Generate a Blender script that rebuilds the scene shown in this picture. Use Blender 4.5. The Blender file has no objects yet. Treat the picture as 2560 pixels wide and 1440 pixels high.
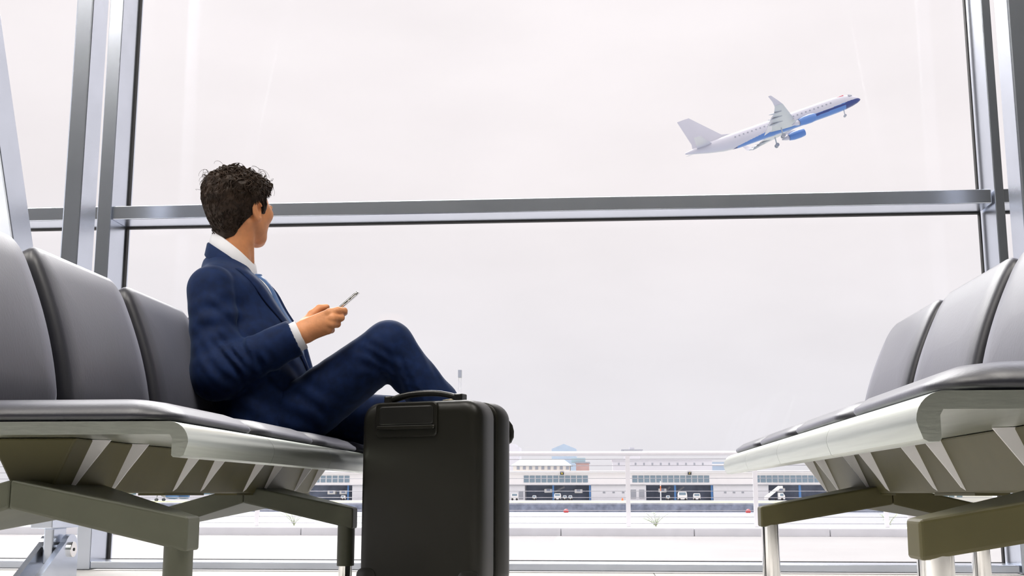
import bpy, math, random
import numpy as np
from mathutils import Vector, Matrix
rnd = random.Random(7)
sc = bpy.context.scene
COL = sc.collection
# ------------------------------------------------------------------ camera
cam = bpy.data.cameras.new('camera'); camo = bpy.data.objects.new('camera', cam); COL.objects.link(camo)
CAM_H = .30; YAW = math.radians(4.5); PITCH = math.radians(9.96); FPX = 2934.0
camo.location = (0, 0, CAM_H); camo.rotation_euler = (math.pi/2 + PITCH, 0, YAW)
cam.sensor_width = 36; cam.lens = 36*FPX/2560; cam.clip_end = 3000; cam.clip_start = .02
sc.camera = camo
# ------------------------------------------------------------------ overcast sky
SUN_E, SUN_EL, SUN_AZ = 5.5, math.radians(46), math.radians(20)
FILL_LUM = 15.0  # glow of the fill panels added on the ceiling, out of view
w = bpy.data.worlds.new('overcast_sky'); sc.world = w; w.use_nodes = True
nt = w.node_tree; N = nt.nodes; LK = nt.links; N.clear()
out = N.new('ShaderNodeOutputWorld'); bg = N.new('ShaderNodeBackground')
tc = N.new('ShaderNodeTexCoord'); sep = N.new('ShaderNodeSeparateXYZ'); LK.new(tc.outputs['Generated'], sep.inputs[0])
rmp = N.new('ShaderNodeValToRGB'); LK.new(sep.outputs['Z'], rmp.inputs[0])
el = rmp.color_ramp.elements
sky = lambda v, t: (v*(.985+.03*t), v*(.967-.008*t), v*(1.02-.045*t), 1)   # overcast: brighter towards the zenith
el[0].position = 0.0; el[0].color = sky(.83, 0); el[1].position = 1.0; el[1].color = sky(2.4, 1)
for p, v, t in ((.10, .885, .3), (.25, .94, 1), (.42, 1.0, 1), (.7, 1.7, 1)): e = el.new(p); e.color = sky(v, t)
nz = N.new('ShaderNodeTexNoise'); nz.inputs['Scale'].default_value = 5; nz.inputs['Detail'].default_value = 4
mp = N.new('ShaderNodeMapping'); mp.inputs['Scale'].default_value = (1, 1, 2.5); LK.new(tc.outputs['Generated'], mp.inputs[0]); LK.new(mp.outputs[0], nz.inputs['Vector'])
nr = N.new('ShaderNodeMapRange'); nr.inputs['To Min'].default_value = .965; nr.inputs['To Max'].default_value = 1.035; nr.inputs['From Min'].default_value = .3; nr.inputs['From Max'].default_value = .7
LK.new(nz.outputs[0], nr.inputs[0])
mx = N.new('ShaderNodeVectorMath'); mx.operation = 'MULTIPLY'; LK.new(rmp.outputs[0], mx.inputs[0]); LK.new(nr.outputs[0], mx.inputs[1])
LK.new(mx.outputs[0], bg.inputs[0]); bg.inputs[1].default_value = 1.0; LK.new(bg.outputs[0], out.inputs[0])
sl = bpy.data.lights.new('hazy_sun', 'SUN'); sl.energy = SUN_E; sl.angle = math.radians(45); sl.color = (1, .985, .97)
slo = bpy.data.objects.new('hazy_sun', sl); COL.objects.link(slo); slo.location = (-3, 12, 12)
slo.rotation_euler = Vector((-math.sin(SUN_AZ)*math.cos(SUN_EL), math.cos(SUN_AZ)*math.cos(SUN_EL), math.sin(SUN_EL))).to_track_quat('Z', 'Y').to_euler()
vs = sc.view_settings; vs.view_transform = 'Standard'; vs.look = 'None'; vs.gamma = 1; vs.use_curve_mapping = False; vs.exposure = 0.0
sc.cycles.max_bounces = 4; sc.cycles.diffuse_bounces = 2; sc.cycles.adaptive_threshold = .05; sc.cycles.glossy_bounces = 3; sc.cycles.transparent_max_bounces = 12
sc.cycles.caustics_reflective = False; sc.cycles.caustics_refractive = False

# ------------------------------------------------------------------ helpers
A = lambda *x: np.array(x, float)
_fw = A(-math.sin(YAW)*math.cos(PITCH), math.cos(YAW)*math.cos(PITCH), math.sin(PITCH)); _r = A(math.cos(YAW), math.sin(YAW), 0); _u = np.cross(_r, _fw)
def at(x, y, Y):
    d = _fw + _r*(x-1280)/FPX - _u*(y-720)/FPX
    return A(0, 0, CAM_H) + d*(Y/d[1])
MATS = {}
def mat(name, col, rough=.6, metal=0.0, var=.08, scale=12, bump=0.0, bscale=60, spec=.5, coat=0.0, coatr=.3, sheen=0.0, stint=(.55, .7, 1), stretch=None, sub=0.0, trans=None):
    if name in MATS: return MATS[name]
    m = bpy.data.materials.new(name); m.use_nodes = True; t = m.node_tree; n = t.nodes; l = t.links
    b = n['Principled BSDF']; b.inputs['Roughness'].default_value = rough; b.inputs['Metallic'].default_value = metal
    b.inputs['Specular IOR Level'].default_value = spec; b.inputs['Coat Weight'].default_value = coat; b.inputs['Coat Roughness'].default_value = coatr; b.inputs['Sheen Weight'].default_value = sheen
    if sheen: b.inputs['Sheen Tint'].default_value = stint + (1,); b.inputs['Sheen Roughness'].default_value = .4
    if sub: b.inputs['Subsurface Weight'].default_value = sub; b.inputs['Subsurface Radius'].default_value = (.02, .008, .004); b.inputs['Subsurface Scale'].default_value = .3
    c = n.new('ShaderNodeTexCoord'); mpn = n.new('ShaderNodeMapping'); l.new(c.outputs['Object'], mpn.inputs[0])
    if stretch: mpn.inputs['Scale'].default_value = stretch
    z = n.new('ShaderNodeTexNoise'); z.inputs['Scale'].default_value = scale; z.inputs['Detail'].default_value = 5; l.new(mpn.outputs[0], z.inputs['Vector'])
    r = n.new('ShaderNodeValToRGB'); l.new(z.outputs[0], r.inputs[0])
    r.color_ramp.elements[0].position = .3; r.color_ramp.elements[1].position = .7
    r.color_ramp.elements[0].color = tuple(max(0, x*(1-var)) for x in col) + (1,); r.color_ramp.elements[1].color = tuple(min(1, x*(1+var)) for x in col) + (1,)
    l.new(r.outputs[0], b.inputs['Base Color'])
    if bump:
        z2 = n.new('ShaderNodeTexNoise'); z2.inputs['Scale'].default_value = bscale; z2.inputs['Detail'].default_value = 3; l.new(mpn.outputs[0], z2.inputs['Vector'])
        bm = n.new('ShaderNodeBump'); bm.inputs['Strength'].default_value = bump; bm.inputs['Distance'].default_value = .01; l.new(z2.outputs[0], bm.inputs['Height']); l.new(bm.outputs[0], b.inputs['Normal'])
    MATS[name] = m; return m
def glass_mat(name, tint=(1, 1, 1), refl=1.0):
    m = bpy.data.materials.new(name); m.use_nodes = True; t = m.node_tree; n = t.nodes; l = t.links; n.clear()
    o = n.new('ShaderNodeOutputMaterial'); tr = n.new('ShaderNodeBsdfTransparent'); tr.inputs[0].default_value = tint + (1,)
    g = n.new('ShaderNodeBsdfGlossy'); g.inputs['Roughness'].default_value = .02; fr = n.new('ShaderNodeFresnel'); fr.inputs[0].default_value = 1.35
    mm = n.new('ShaderNodeMixShader'); l.new(fr.outputs[0], mm.inputs[0]); l.new(tr.outputs[0], mm.inputs[1]); l.new(g.outputs[0], mm.inputs[2]); l.new(mm.outputs[0], o.inputs[0])
    return m
def link(o, parent=None):
    COL.objects.link(o)
    if parent is not None:
        o.parent = parent; q = parent; M = Matrix.Identity(4); chain = []
        while q is not None: chain.append(q); q = q.parent
        for q in reversed(chain): M = M @ q.matrix_parent_inverse @ q.matrix_basis
        o.matrix_parent_inverse = M.inverted()
    return o
def new(name, V, Fs, m=None, parent=None, smooth=False, bevel=0, seg=2, sub=0, auto=None):
    V = np.asarray(V, float).reshape(-1, 3)
    lo, hi = V.min(0), V.max(0); org = A((lo[0]+hi[0])/2, (lo[1]+hi[1])/2, lo[2])
    me = bpy.data.meshes.new(name); me.from_pydata((V-org).tolist(), [], [tuple(int(i) for i in f) for f in Fs]); me.update()
    if m is not None: me.materials.append(m)
    o = bpy.data.objects.new(name, me); o.location = org; link(o, parent)
    if smooth: me.polygons.foreach_set('use_smooth', [True]*len(me.polygons))
    if bevel:
        b = o.modifiers.new('bevel', 'BEVEL'); b.width = bevel; b.segments = seg; b.limit_method = 'ANGLE'; b.angle_limit = math.radians(40)
    if sub: s = o.modifiers.new('sub', 'SUBSURF'); s.levels = sub; s.render_levels = sub
    if auto is not None: me.set_sharp_from_angle(angle=math.radians(auto))
    return o
def tag(o, label=None, cat=None, group=None, kind=None):
    if label: o['label'] = label
    if cat: o['category'] = cat
    if group: o['group'] = group
    if kind: o['kind'] = kind
    return o
def empty(name, loc, label=None, cat=None, group=None, kind=None, parent=None):
    o = bpy.data.objects.new(name, None); o.location = loc; o.empty_display_size = .1; link(o, parent); return tag(o, label, cat, group, kind)
def dup(o, d, parent='same'):
    c = o.copy(); COL.objects.link(c); c.location = Vector(o.location) + Vector(d)
    return c
class MB:
    def __init__(s): s.V = []; s.F = []
    def add(s, V, Fs):
        k = len(s.V); s.V += [tuple(float(c) for c in v) for v in V]; s.F += [tuple(i+k for i in f) for f in Fs]; return s
    def box(s, x0, x1, y0, y1, z0, z1): return s.add([(x0, y0, z0), (x1, y0, z0), (x1, y1, z0), (x0, y1, z0), (x0, y0, z1), (x1, y0, z1), (x1, y1, z1), (x0, y1, z1)], BOXF)
    def hexa(s, P): return s.add(P, BOXF)
    def tube(s, pts, r, n=8, cap=True): 
        V, Fs = tube(pts, r, n, cap); return s.add(V, Fs)
    def build(s, name, m, parent=None, **k): return new(name, s.V, s.F, m, parent, **k)
BOXF = [(3, 2, 1, 0), (4, 5, 6, 7), (0, 1, 5, 4), (1, 2, 6, 5), (2, 3, 7, 6), (3, 0, 4, 7)]
def tube(pts, r, n=8, cap=True, ell=None):
    pts = np.asarray(pts, float); k = len(pts); r = np.broadcast_to(np.asarray(r, float), (k,))
    T = np.gradient(pts, axis=0); T /= np.linalg.norm(T, axis=1)[:, None] + 1e-12
    up = A(0, 0, 1) if abs(T[0][2]) < .9 else A(1, 0, 0)
    a = np.cross(T[0], up); a /= np.linalg.norm(a); V = []
    for i in range(k):
        a = a - T[i]*(a@T[i]); a /= np.linalg.norm(a) + 1e-12; b = np.cross(T[i], a)
        for j in range(n):
            th = 2*math.pi*j/n; V.append(pts[i] + r[i]*(math.cos(th)*a + math.sin(th)*b*(ell or 1)))
    Fs = [(i*n+j, i*n+(j+1) % n, (i+1)*n+(j+1) % n, (i+1)*n+j) for i in range(k-1) for j in range(n)]
    if cap: Fs += [tuple(range(n-1, -1, -1)), tuple(range((k-1)*n, k*n))]
    return V, Fs
def loft(rings, cap=True, closed=True):
    n = len(rings[0]); V = [p for r in rings for p in r]; k = len(rings); Fs = []
    for i in range(k-1):
        for j in range(n if closed else n-1): Fs.append((i*n+j, i*n+(j+1) % n, (i+1)*n+(j+1) % n, (i+1)*n+j))
    if cap: Fs += [tuple(range(n-1, -1, -1)), tuple(range((k-1)*n, k*n))]
    return V, Fs
def rrect(hx, hy, r, n=6):
    r = max(1e-4, min(r, hx, hy)); P = []
    for cx, cy, a0 in ((hx-r, hy-r, 0), (-hx+r, hy-r, 90), (-hx+r, -hy+r, 180), (hx-r, -hy+r, 270)):
        for i in range(n+1):
            a = math.radians(a0 + 90*i/n); P.append((cx + r*math.cos(a), cy + r*math.sin(a)))
    return P
def pad(hx, hy, r, rings, n=6):
    """rounded panel: rings = [(inset, height)], returns verts (x, y, h) and faces"""
    return loft([[(x, y, h) for x, y in rrect(hx-d, hy-d, r-d*.6, n)] for d, h in rings])
def prism(poly, f, t0, t1):
    """poly of (a, b); f(a, b, t) -> xyz"""
    return loft([[f(a, b, t) for a, b in poly] for t in (t0, t1)])
# ---- signed distance modelling (surface nets)
def tcap(P, a, b, ra, rb, s=(1, 1, 1)):
    s = A(*s).astype(np.float32); a = (A(*a)*s).astype(np.float32); b = (A(*b)*s).astype(np.float32); Q = P*s
    ba = b-a; h = np.clip(((Q-a)@ba)/max(float(ba@ba), 1e-12), 0, 1)
    return np.linalg.norm(Q-a-h[..., None]*ba, axis=-1) - (ra + (rb-ra)*h)
def ell(P, c, rad, R=None):
    Q = P - A(*c).astype(np.float32)
    if R is not None: Q = Q@np.asarray(R, np.float32)
    rad = A(*rad).astype(np.float32); k0 = np.linalg.norm(Q/rad, axis=-1); k1 = np.linalg.norm(Q/(rad*rad), axis=-1)
    return k0*(k0-1)/np.maximum(k1, 1e-6)
def smin(a, b, k):
    h = np.clip(.5 + .5*(b-a)/k, 0, 1); return b*(1-h) + a*h - k*h*(1-h)
def smax(a, b, k): return -smin(-a, -b, k)
def grid(lo, hi, h):
    ax = [np.arange(l, u+h, h, dtype=np.float32) for l, u in zip(lo, hi)]
    return np.stack(np.meshgrid(*ax, indexing='ij'), -1)
def nets(D, lo, h):
    ins = D < 0; sh = D.shape
    cs = [(i, j, k) for i in (0, 1) for j in (0, 1) for k in (0, 1)]
    sl = lambda c: tuple(slice(c[q], sh[q]-1+c[q]) for q in range(3))
    cnt = sum(ins[sl(c)].astype(np.int8) for c in cs); act = (cnt > 0) & (cnt < 8)
    I = np.argwhere(act); idx = -np.ones(act.shape, np.int64); idx[act] = np.arange(len(I))
    vals = {c: D[I[:, 0]+c[0], I[:, 1]+c[1], I[:, 2]+c[2]] for c in cs}
    S = np.zeros((len(I), 3)); W = np.zeros(len(I))
    for c in cs:
        for q in range(3):
            if c[q] == 0:
                d = list(c); d[q] = 1; d = tuple(d); a = vals[c]; b = vals[d]; m = (a < 0) != (b < 0)
                t = np.where(m, a/np.where(m, a-b, 1), 0); p = np.tile(np.array(c, float), (len(I), 1)); p[:, q] += t
                S += p*m[:, None]; W += m
    V = (I + S/np.maximum(W, 1)[:, None])*h + A(*lo); Fs = []
    for q in range(3):
        q1, q2 = (q+1) % 3, (q+2) % 3
        s0 = [slice(None)]*3; s1 = [slice(None)]*3; s0[q] = slice(0, -1); s1[q] = slice(1, None)
        a = ins[tuple(s0)]; b = ins[tuple(s1)]; E = np.argwhere(a != b)
        E = E[(E[:, q1] > 0) & (E[:, q2] > 0) & (E[:, q1] < sh[q1]-1) & (E[:, q2] < sh[q2]-1)]
        fl = a[E[:, 0], E[:, 1], E[:, 2]]
        def g(o1, o2):
            K = E.copy(); K[:, q1] -= o1; K[:, q2] -= o2; return idx[K[:, 0], K[:, 1], K[:, 2]]
        Q = np.stack([g(1, 1), g(0, 1), g(0, 0), g(1, 0)], 1); Q[~fl] = Q[~fl][:, ::-1]; Fs.append(Q)
    return V, np.concatenate(Fs)
def relax(V, Fs, it=2, lam=.5):
    E = np.concatenate([Fs[:, [0, 1]], Fs[:, [1, 2]], Fs[:, [2, 3]], Fs[:, [3, 0]]]); V = V.copy()
    for _ in range(it):
        S = np.zeros_like(V); W = np.zeros(len(V))
        for a, b in ((0, 1), (1, 0)):
            for q in range(3): S[:, q] += np.bincount(E[:, a], V[E[:, b], q], len(V))
            W += np.bincount(E[:, a], minlength=len(V))
        V += lam*(S/np.maximum(W, 1)[:, None]-V)
    return V
def fastmesh(name, V, Fs, m, parent):
    Fs = np.asarray(Fs); lo, hi = V.min(0), V.max(0); org = A((lo[0]+hi[0])/2, (lo[1]+hi[1])/2, lo[2]); V = V-org
    me = bpy.data.meshes.new(name); me.vertices.add(len(V)); me.vertices.foreach_set('co', V.astype(np.float32).ravel())
    me.loops.add(Fs.size); me.loops.foreach_set('vertex_index', Fs.astype(np.int32).ravel()); me.polygons.add(len(Fs))
    me.polygons.foreach_set('loop_start', np.arange(0, Fs.size, 4, dtype=np.int32)); me.polygons.foreach_set('use_smooth', np.ones(len(Fs), bool))
    me.update(calc_edges=True); me.validate(); me.materials.append(m)
    o = bpy.data.objects.new(name, me); o.location = org; return link(o, parent)

# ------------------------------------------------------------------ materials
M_floor = mat('polished_white_floor', (.92, .905, .89), .6, var=.03, scale=3, spec=.15)
M_joint = mat('floor_joint', (.35, .34, .32), .7)
M_ceil = mat('ceiling_panel', (.14, .135, .12), .8, var=.03)
M_wall = mat('interior_wall', (.10, .095, .08), .8, var=.05, scale=2)
M_frame = mat('grey_window_frame', (.71, .76, .86), .27, .92, var=.04, scale=6)
M_gasket = mat('dark_gasket', (.05, .05, .05), .6)
M_column = mat('grey_steel_paint', (.71, .76, .86), .27, .92, var=.05, scale=5)
M_glass = glass_mat('window_glass')
M_glass2 = bpy.data.materials.new('plain_glass'); M_glass2.use_nodes = True; _n = M_glass2.node_tree.nodes; _n.clear(); _o = _n.new('ShaderNodeOutputMaterial'); _t = _n.new('ShaderNodeBsdfTransparent'); _t.inputs[0].default_value = (.96, .97, .97, 1); M_glass2.node_tree.links.new(_t.outputs[0], _o.inputs[0])
M_alu = mat('brushed_aluminium', (.66, .70, .63), .3, 1.0, var=.07, scale=30, stretch=(1, .1, 6), bump=.02)
M_olive = mat('olive_grey_paint', (.104, .093, .038), .5, var=.1, scale=9, spec=.4)
M_sage = mat('sage_grey_paint', (.105, .110, .078), .45, var=.12, scale=9, spec=.4)
M_fin = mat('pale_aluminium_fin', (.92, .91, .90), .5, 0.0, var=.04)
M_chrome = mat('chrome', (.86, .85, .83), .12, 1.0, var=.05, stretch=(3, 3, .2), scale=20)
M_leather = mat('charcoal_leather', (.014, .0145, .024), .45, var=.3, scale=9, stretch=(1, 1, .25), bump=.05, bscale=220, spec=.7, coat=.3, coatr=.42, sheen=.6, stint=(.80, .82, 1))
M_shell = mat('seat_shell_aluminium', (.62, .68, .60), .4, .8, var=.05)
M_black = mat('black_polycarbonate', (.0065, .006, .003), .4, var=.1, bump=.03, bscale=400, spec=.4)
M_blackgloss = mat('black_trim', (.018, .018, .016), .25, var=.1)
M_gold = mat('pale_gold_zip', (.8, .68, .45), .3, 1.0)
M_white = mat('white_paint', (.84, .83, .85), .5, var=.02)
# ------------------------------------------------------------------ room shell
GY = 4.86
def struct(o): o['kind'] = 'structure'; return o
fl = struct(MB().box(-7.2, 5.2, -9, 4.90, -.25, -.012).build('floor', M_joint))
tile = None
for iy in range(4):
    for ix in range(8):
        x0 = -4.32 + ix*.9; y0 = 2.28 + iy*.6
        if tile is None: tile = MB().box(x0+.0015, x0+.8985, y0+.0015, y0+.5985, -.02, 0).build('floor_tile', M_floor, fl)
        else: dup(tile, (ix*.9, iy*.6, 0))
struct(MB().box(-7, 5, -9, 2.2785, -.0125, 0).build('floor_slab', M_floor, fl))
MB().box(-7, -4.3215, 2.28, 4.685, -.0125, 0).build('floor_slab', M_floor, fl); MB().box(2.8815, 5, 2.28, 4.685, -.0125, 0).build('floor_slab', M_floor, fl)
struct(MB().box(-7.2, 5.2, -9.2, 5.0, 5.0, 5.2).build('ceiling', M_ceil))
for nm, xa, xb in (('wall_left', -7.2, -7.0), ('wall_right', 5.0, 5.2)): struct(MB().box(xa, xb, -9.0, -.5 if xa < 0 else 4.9, -.25, 5.0).build(nm, M_wall))
struct(MB().box(-7.2, 5.2, -9.2, -9.0, -.25, 5.0).build('wall_back', M_wall))


# unseen glowing panels, added as fill for the man and camera-facing sides
M_fill = bpy.data.materials.new('fill_glow'); M_fill.use_nodes = True; _b = M_fill.node_tree.nodes['Principled BSDF']; _b.inputs['Base Color'].default_value = (.9, .9, .9, 1); _b.inputs['Emission Color'].default_value = (1, .95, .88, 1); _b.inputs['Emission Strength'].default_value = FILL_LUM
for i, (x, y) in enumerate([(x, y) for y in (.45, 1.9) for x in (-4.4, -1.6, 1.2)]):
    nm = ('behind the seats', 'towards the window')[i//3] + ', ' + ('left', 'middle', 'right')[i % 3]
    t = empty('fill_panel', (x, y, 4.96), 'unseen fill panel added on the ceiling ' + nm, 'fill panel', 'added fill panels')
    MB().box(x-.62, x+.62, y-.62, y+.62, 4.97, 5.0).build('frame', M_frame, t); MB().box(x-.58, x+.58, y-.58, y+.58, 4.96, 4.97).build('glow_plate', M_fill, t)
# front glazing: bays between mullions
def bay(name, x0, x1, mull=.06):
    w_ = struct(empty(name, ((x0+x1)/2, GY, 0)))
    m = MB().box(x0-mull, x0, 4.685, 4.90, 0, 5.0).build('mullion', M_frame, w_, bevel=.003)
    MB().box(x0, x1, 4.70, 4.87, 1.446, 1.504).build('transom', M_frame, w_, bevel=.003)
    MB().box(x0, x1, 4.69, 4.90, .004, .034).build('sill', M_frame, w_, bevel=.003)
    MB().box(x0, x1, 4.69, 4.90, 4.9, 5.0).build('head_rail', M_frame, w_)
    for nm, z0, z1 in (('lower_pane', .034, 1.446), ('upper_pane', 1.504, 4.9)):
        MB().box(x0+.004, x1-.004, GY-.006, GY+.006, z0, z1).build(nm, M_glass, w_)
        g = MB(); t = .006
        g.box(x0, x0+t, GY-.012, GY+.012, z0, z1); g.box(x1-t, x1, GY-.012, GY+.012, z0, z1); g.box(x0+t, x1-t, GY-.012, GY+.012, z1-t, z1)
        g.box(x0+t, x1-t, GY-.012, GY+.012, z0, z0+t*.4); g.build('gasket', M_gasket, w_)
    return w_
bay('window_1', -2.07, 1.556); bay('window_2', 1.60, 5.0, .036); bay('window_3', -5.75, -2.13); bay('window_4', -7.0, -5.81)
# glazed side wall on the left, next to the window
for nm, x in (('window_5', -7.1),):
    wl = struct(empty(nm, (x, 2, 0)))
    for k in range(3): MB().box(x-.09, x+.09, -.5+k*2.65, -.44+k*2.65, 0, 5).build('mullion', M_frame, wl)
    MB().box(x-.09, x+.09, -.5, 4.9, 1.446, 1.504).build('transom', M_frame, wl); MB().box(x-.09, x+.09, -.5, 4.9, 0, .034).build('sill', M_frame, wl)
    MB().box(x-.006, x+.006, -.5, 4.9, .034, 5.0).build('pane', M_glass2, wl)
# steel wind posts on pinned feet, each with a raking strut
def wind_post(x, label, flip=1):
    t = empty('steel_wind_post', (x, 4.25, 0), label, 'column')
    X = lambda a, b: (min(x+flip*a, x+flip*b), max(x+flip*a, x+flip*b))
    a, b = X(-.034, .034)
    MB().box(a, b, 4.20, 4.34, .19, 5.0).build('post', M_column, t, bevel=.006)
    V = []
    for z, y in ((.20, 4.16), (5.0, 1.92)):
        V += [(a, y, z), (b, y, z), (b, y+.15, z), (a, y+.15, z)]
    MB().hexa(V).build('raking_strut', M_column, t, bevel=.006)
    MB().box(a-.006, b+.006, 4.13, 4.35, .178, .215).build('cap_plate', M_column, t, bevel=.004)
    a2, b2 = X(-.018, .018); MB().box(a2, b2, 4.19, 4.30, .05, .18).build('neck', M_column, t, bevel=.006)
    prof = [(4.02, 0), (4.33, 0), (4.33, .10)] + [(4.275 + .055*math.cos(q), .10 + .055*math.sin(q)) for q in np.linspace(0, math.pi*.83, 10)]
    for s in (-1, 1):
        c = x + flip*s*.04; V, Fs = prism(prof, lambda p, q, r: (r, p, q), c-.011, c+.011)
        new('clevis_plate', V, Fs, M_column, t)
    V, Fs = tube([(x-.062, 4.272, .10), (x+.062, 4.272, .10)], .028, 20); pn = new('pin', V, Fs, M_chrome, t, bevel=.002)
    V, Fs = tube([(x+.0625, 4.272, .10), (x+.064, 4.272, .10)], .006, 10); new('pin_centre', V, Fs, M_gasket, pn)
    return t
wind_post(-2.012, 'pale grey steel post and raking strut on pinned foot behind the left bench')
wind_post(1.53, 'pale grey steel post at the right edge beside the right bench', -1)

# ------------------------------------------------------------------ benches
def bench(name, label, lipx, sgn, y0, s, nseat, utop, ztop, chrome_legs):
    """u runs from the front lip (0) backwards; world x = lipx + sgn*u"""
    B = empty(name, (lipx+sgn*.28, y0+s*nseat/2, 0), label, 'bench', 'terminal benches')
    X = lambda u: lipx + sgn*u
    arc = lambda cx, cz, r, a0, a1, n=7: [(cx + r*math.cos(math.radians(a)), cz + r*math.sin(math.radians(a))) for a in np.linspace(a0, a1, n)]
    prof = [(.50, .421), (.034, .421)] + arc(.034, .386, .035, 95, 180, 8) + [(.001, .378), (.006, .364), (.012, .361), (.024, .361), (.027, .364), (.027, .392), (.031, .399), (.50, .399)]
    if sgn > 0: prof = prof[::-1]
    for i in range(nseat):
        ya, yb = y0+i*s+.001, y0+(i+1)*s-.001
        V, Fs = prism(prof, lambda u, z, t: (X(u), t, z), ya, yb)
        new('seat_pan', V, Fs, M_alu, B, smooth=True, auto=35)
        # cushion
        hx, hy = .243, s/2-.004
        V, Fs = pad(hx, hy, .085, [(.012, .0), (.003, .003), (0, .008), (.002, .014), (.008, .021), (.022, .030), (.05, .038), (.09, .044), (.14, .047), (.2, .048)], 10)
        yc = (ya+yb)/2
        W = []
        for a, b, h in V:
            u = .272 + a; dz = -.010*max(0, (.09-u)/.09)**2 if u < .09 else 0
            W.append((X(u), yc+b, .4215 + h*(1.0) + dz*(h > .02)))
        new('cushion', W, Fs if sgn > 0 else [f[::-1] for f in Fs], M_leather, B, smooth=True)
        # backrest: profile curve v 0..1
        zb, ub = .455, utop-.115
        def prf(v):
            z = zb + (ztop-zb)*v; u = ub + .115*(v**1.25) - .012*math.sin(math.pi*v)
            return u, z
        H = (ztop-zb)
        def place(b, v, h):
            vv = (v + H/2)/H; u, z = prf(max(vv, 0) if vv > 0 else 0); 
            if vv < 0: z += vv*H
            u2, z2 = prf(min(1, max(0, vv))+.01); u1, z1 = prf(max(0, min(1, max(0, vv))-.01)); tu, tz = u2-u1, z2-z1; L = math.hypot(tu, tz); nu, nz_ = -tz/L, tu/L
            return (X(u+nu*h), yc+b, z+nz_*h)
        def dense(hx_, hy_, r, rings):
            P = []
            for d, h in rings:
                ring = rrect(hx_-d, hy_-d, r-d*.5, 7); R2 = []
                for k in range(len(ring)):
                    p, q = ring[k], ring[(k+1) % len(ring)]; n = max(1, int(math.dist(p, q)/.03)) if k % 8 == 7 else 1
                    n = 10 if k % 8 == 7 else 1
                    for j in range(n): R2.append((p[0]+(q[0]-p[0])*j/n, p[1]+(q[1]-p[1])*j/n))
                P.append([(place(a, b, h)) for a, b in R2])
            return P
        bumps = [(.004, .0), (0, .004), (0, .044), (.002, .052), (.008, .059), (.022, .0645), (.07, .067), (.13, .068), (.17, .068)]
        V, Fs = loft(dense(s/2-.021, H/2-.002, .05, bumps))
        bp = new('backrest', V, Fs if sgn < 0 else [f[::-1] for f in Fs], M_leather, B, smooth=True)
        V, Fs = loft(dense(s/2-.002, H/2+.004, .05, [(.0, -.009), (0, -.0005)]))
        new('backrest_shell', V, Fs if sgn < 0 else [f[::-1] for f in Fs], M_shell, bp, smooth=True, auto=40)
        V, Fs = prism([(.47, .402), (ub+.004, .44), (ub+.012, .47), (ub+.018, .47), (ub+.012, .43), (.48, .399)], lambda u, z, t: (X(u), t, z), yc-.12, yc+.12)
        new('back_bracket', V, Fs, M_alu, bp)
    # longitudinal beam under the pans, leaning out towards the front
    zt = .3985
    bm_prof = [(.28, .302), (.238, zt), (.40, zt), (.345, .302)]
    yl, yh = y0+.10, y0+s*(nseat-.5)+.115
    V, Fs = prism(bm_prof, lambda u, z, t: (X(u), t, z), yl, yh)
    new('beam', V, Fs, M_olive, B, bevel=.004)
    for i in range(nseat):
        MB().box(min(X(.282), X(.343)), max(X(.282), X(.343)), y0+(i+.5)*s-.13, y0+(i+.5)*s+.13, .297, .302).build('beam_strip', M_olive, B)
        for dy in (-.092, .092):
            yc = y0+(i+.5)*s+dy
            V, Fs = prism([(.281, .304), (.2425, zt-.0005), (.212, zt-.0005), (.249, .345), (.271, .312)], lambda u, z, t: (X(u), t + .6*max(0, (.281-(z-.304)*.41)-u), z), yc-.002, yc+.002)
            new('fin', V, Fs, M_fin, B)
    # leg frames: wedge arms dropping from the beam to the front and rear legs
    for fi, yf in enumerate((y0+.02, y0+.02+2.5*s)):
        fr = MB(); zi = (.324, .276)
        for ue, u0, ui in ((.0, .20, .31), (.54, .42, .31)):
            ze_t, ze_b = (.270, .222) if chrome_legs else (.262, .205)
            P = []
            sg = 1 if ue < .3 else -1
            # outer end (leg side) and inner end (under the beam); inner end is deeper along the bench
            o = [(ue, yf, ze_b), (ue, yf+.062, ze_b), (ue, yf+.062, ze_t), (ue, yf, ze_t)]
            n = [(ui, yf-.005, zi[1]), (ui, yf+.33, .262), (ui, yf+.33, zi[0]), (ui, yf-.005, zi[0])]
            ring = lambda R: [(X(u), y, z) for u, y, z in R]
            V, Fs = loft([ring(o), ring(n)]); fr.add(V, Fs)
        F_ = fr.build('leg_frame', M_olive if chrome_legs else M_sage, B, bevel=.005, seg=3)
        for uc in (.0245, .514):
            oval = lambda rx, ry, z: [(X(uc)+rx*math.cos(q), yf+.031+ry*math.sin(q), z) for q in np.linspace(0, 2*math.pi, 24, endpoint=False)]
            if chrome_legs:
                V, Fs = loft([oval(.021, .03, 0), oval(.021, .03, .232)]); new('leg', V, Fs, M_chrome, F_, smooth=True, auto=40)
            else:
                V, Fs = loft([oval(.0235, .031, .105), oval(.0235, .031, .22)]); lg = new('leg', V, Fs, M_sage, F_, smooth=True, auto=40)
                V, Fs = loft([oval(.0185, .027, 0), oval(.0185, .027, .11)]); new('leg', V, Fs, M_chrome, F_, smooth=True, auto=40)
    return B
bench('seat_bench', 'charcoal leather bench on the left with the seated man on it', -.697, -1, 1.93, .5225, 4, .638, .835, False)
bench('seat_bench', 'charcoal leather bench on the right with empty seats and chrome legs', .368, 1, 1.425, .578, 4, .591, .80, True)

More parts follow.
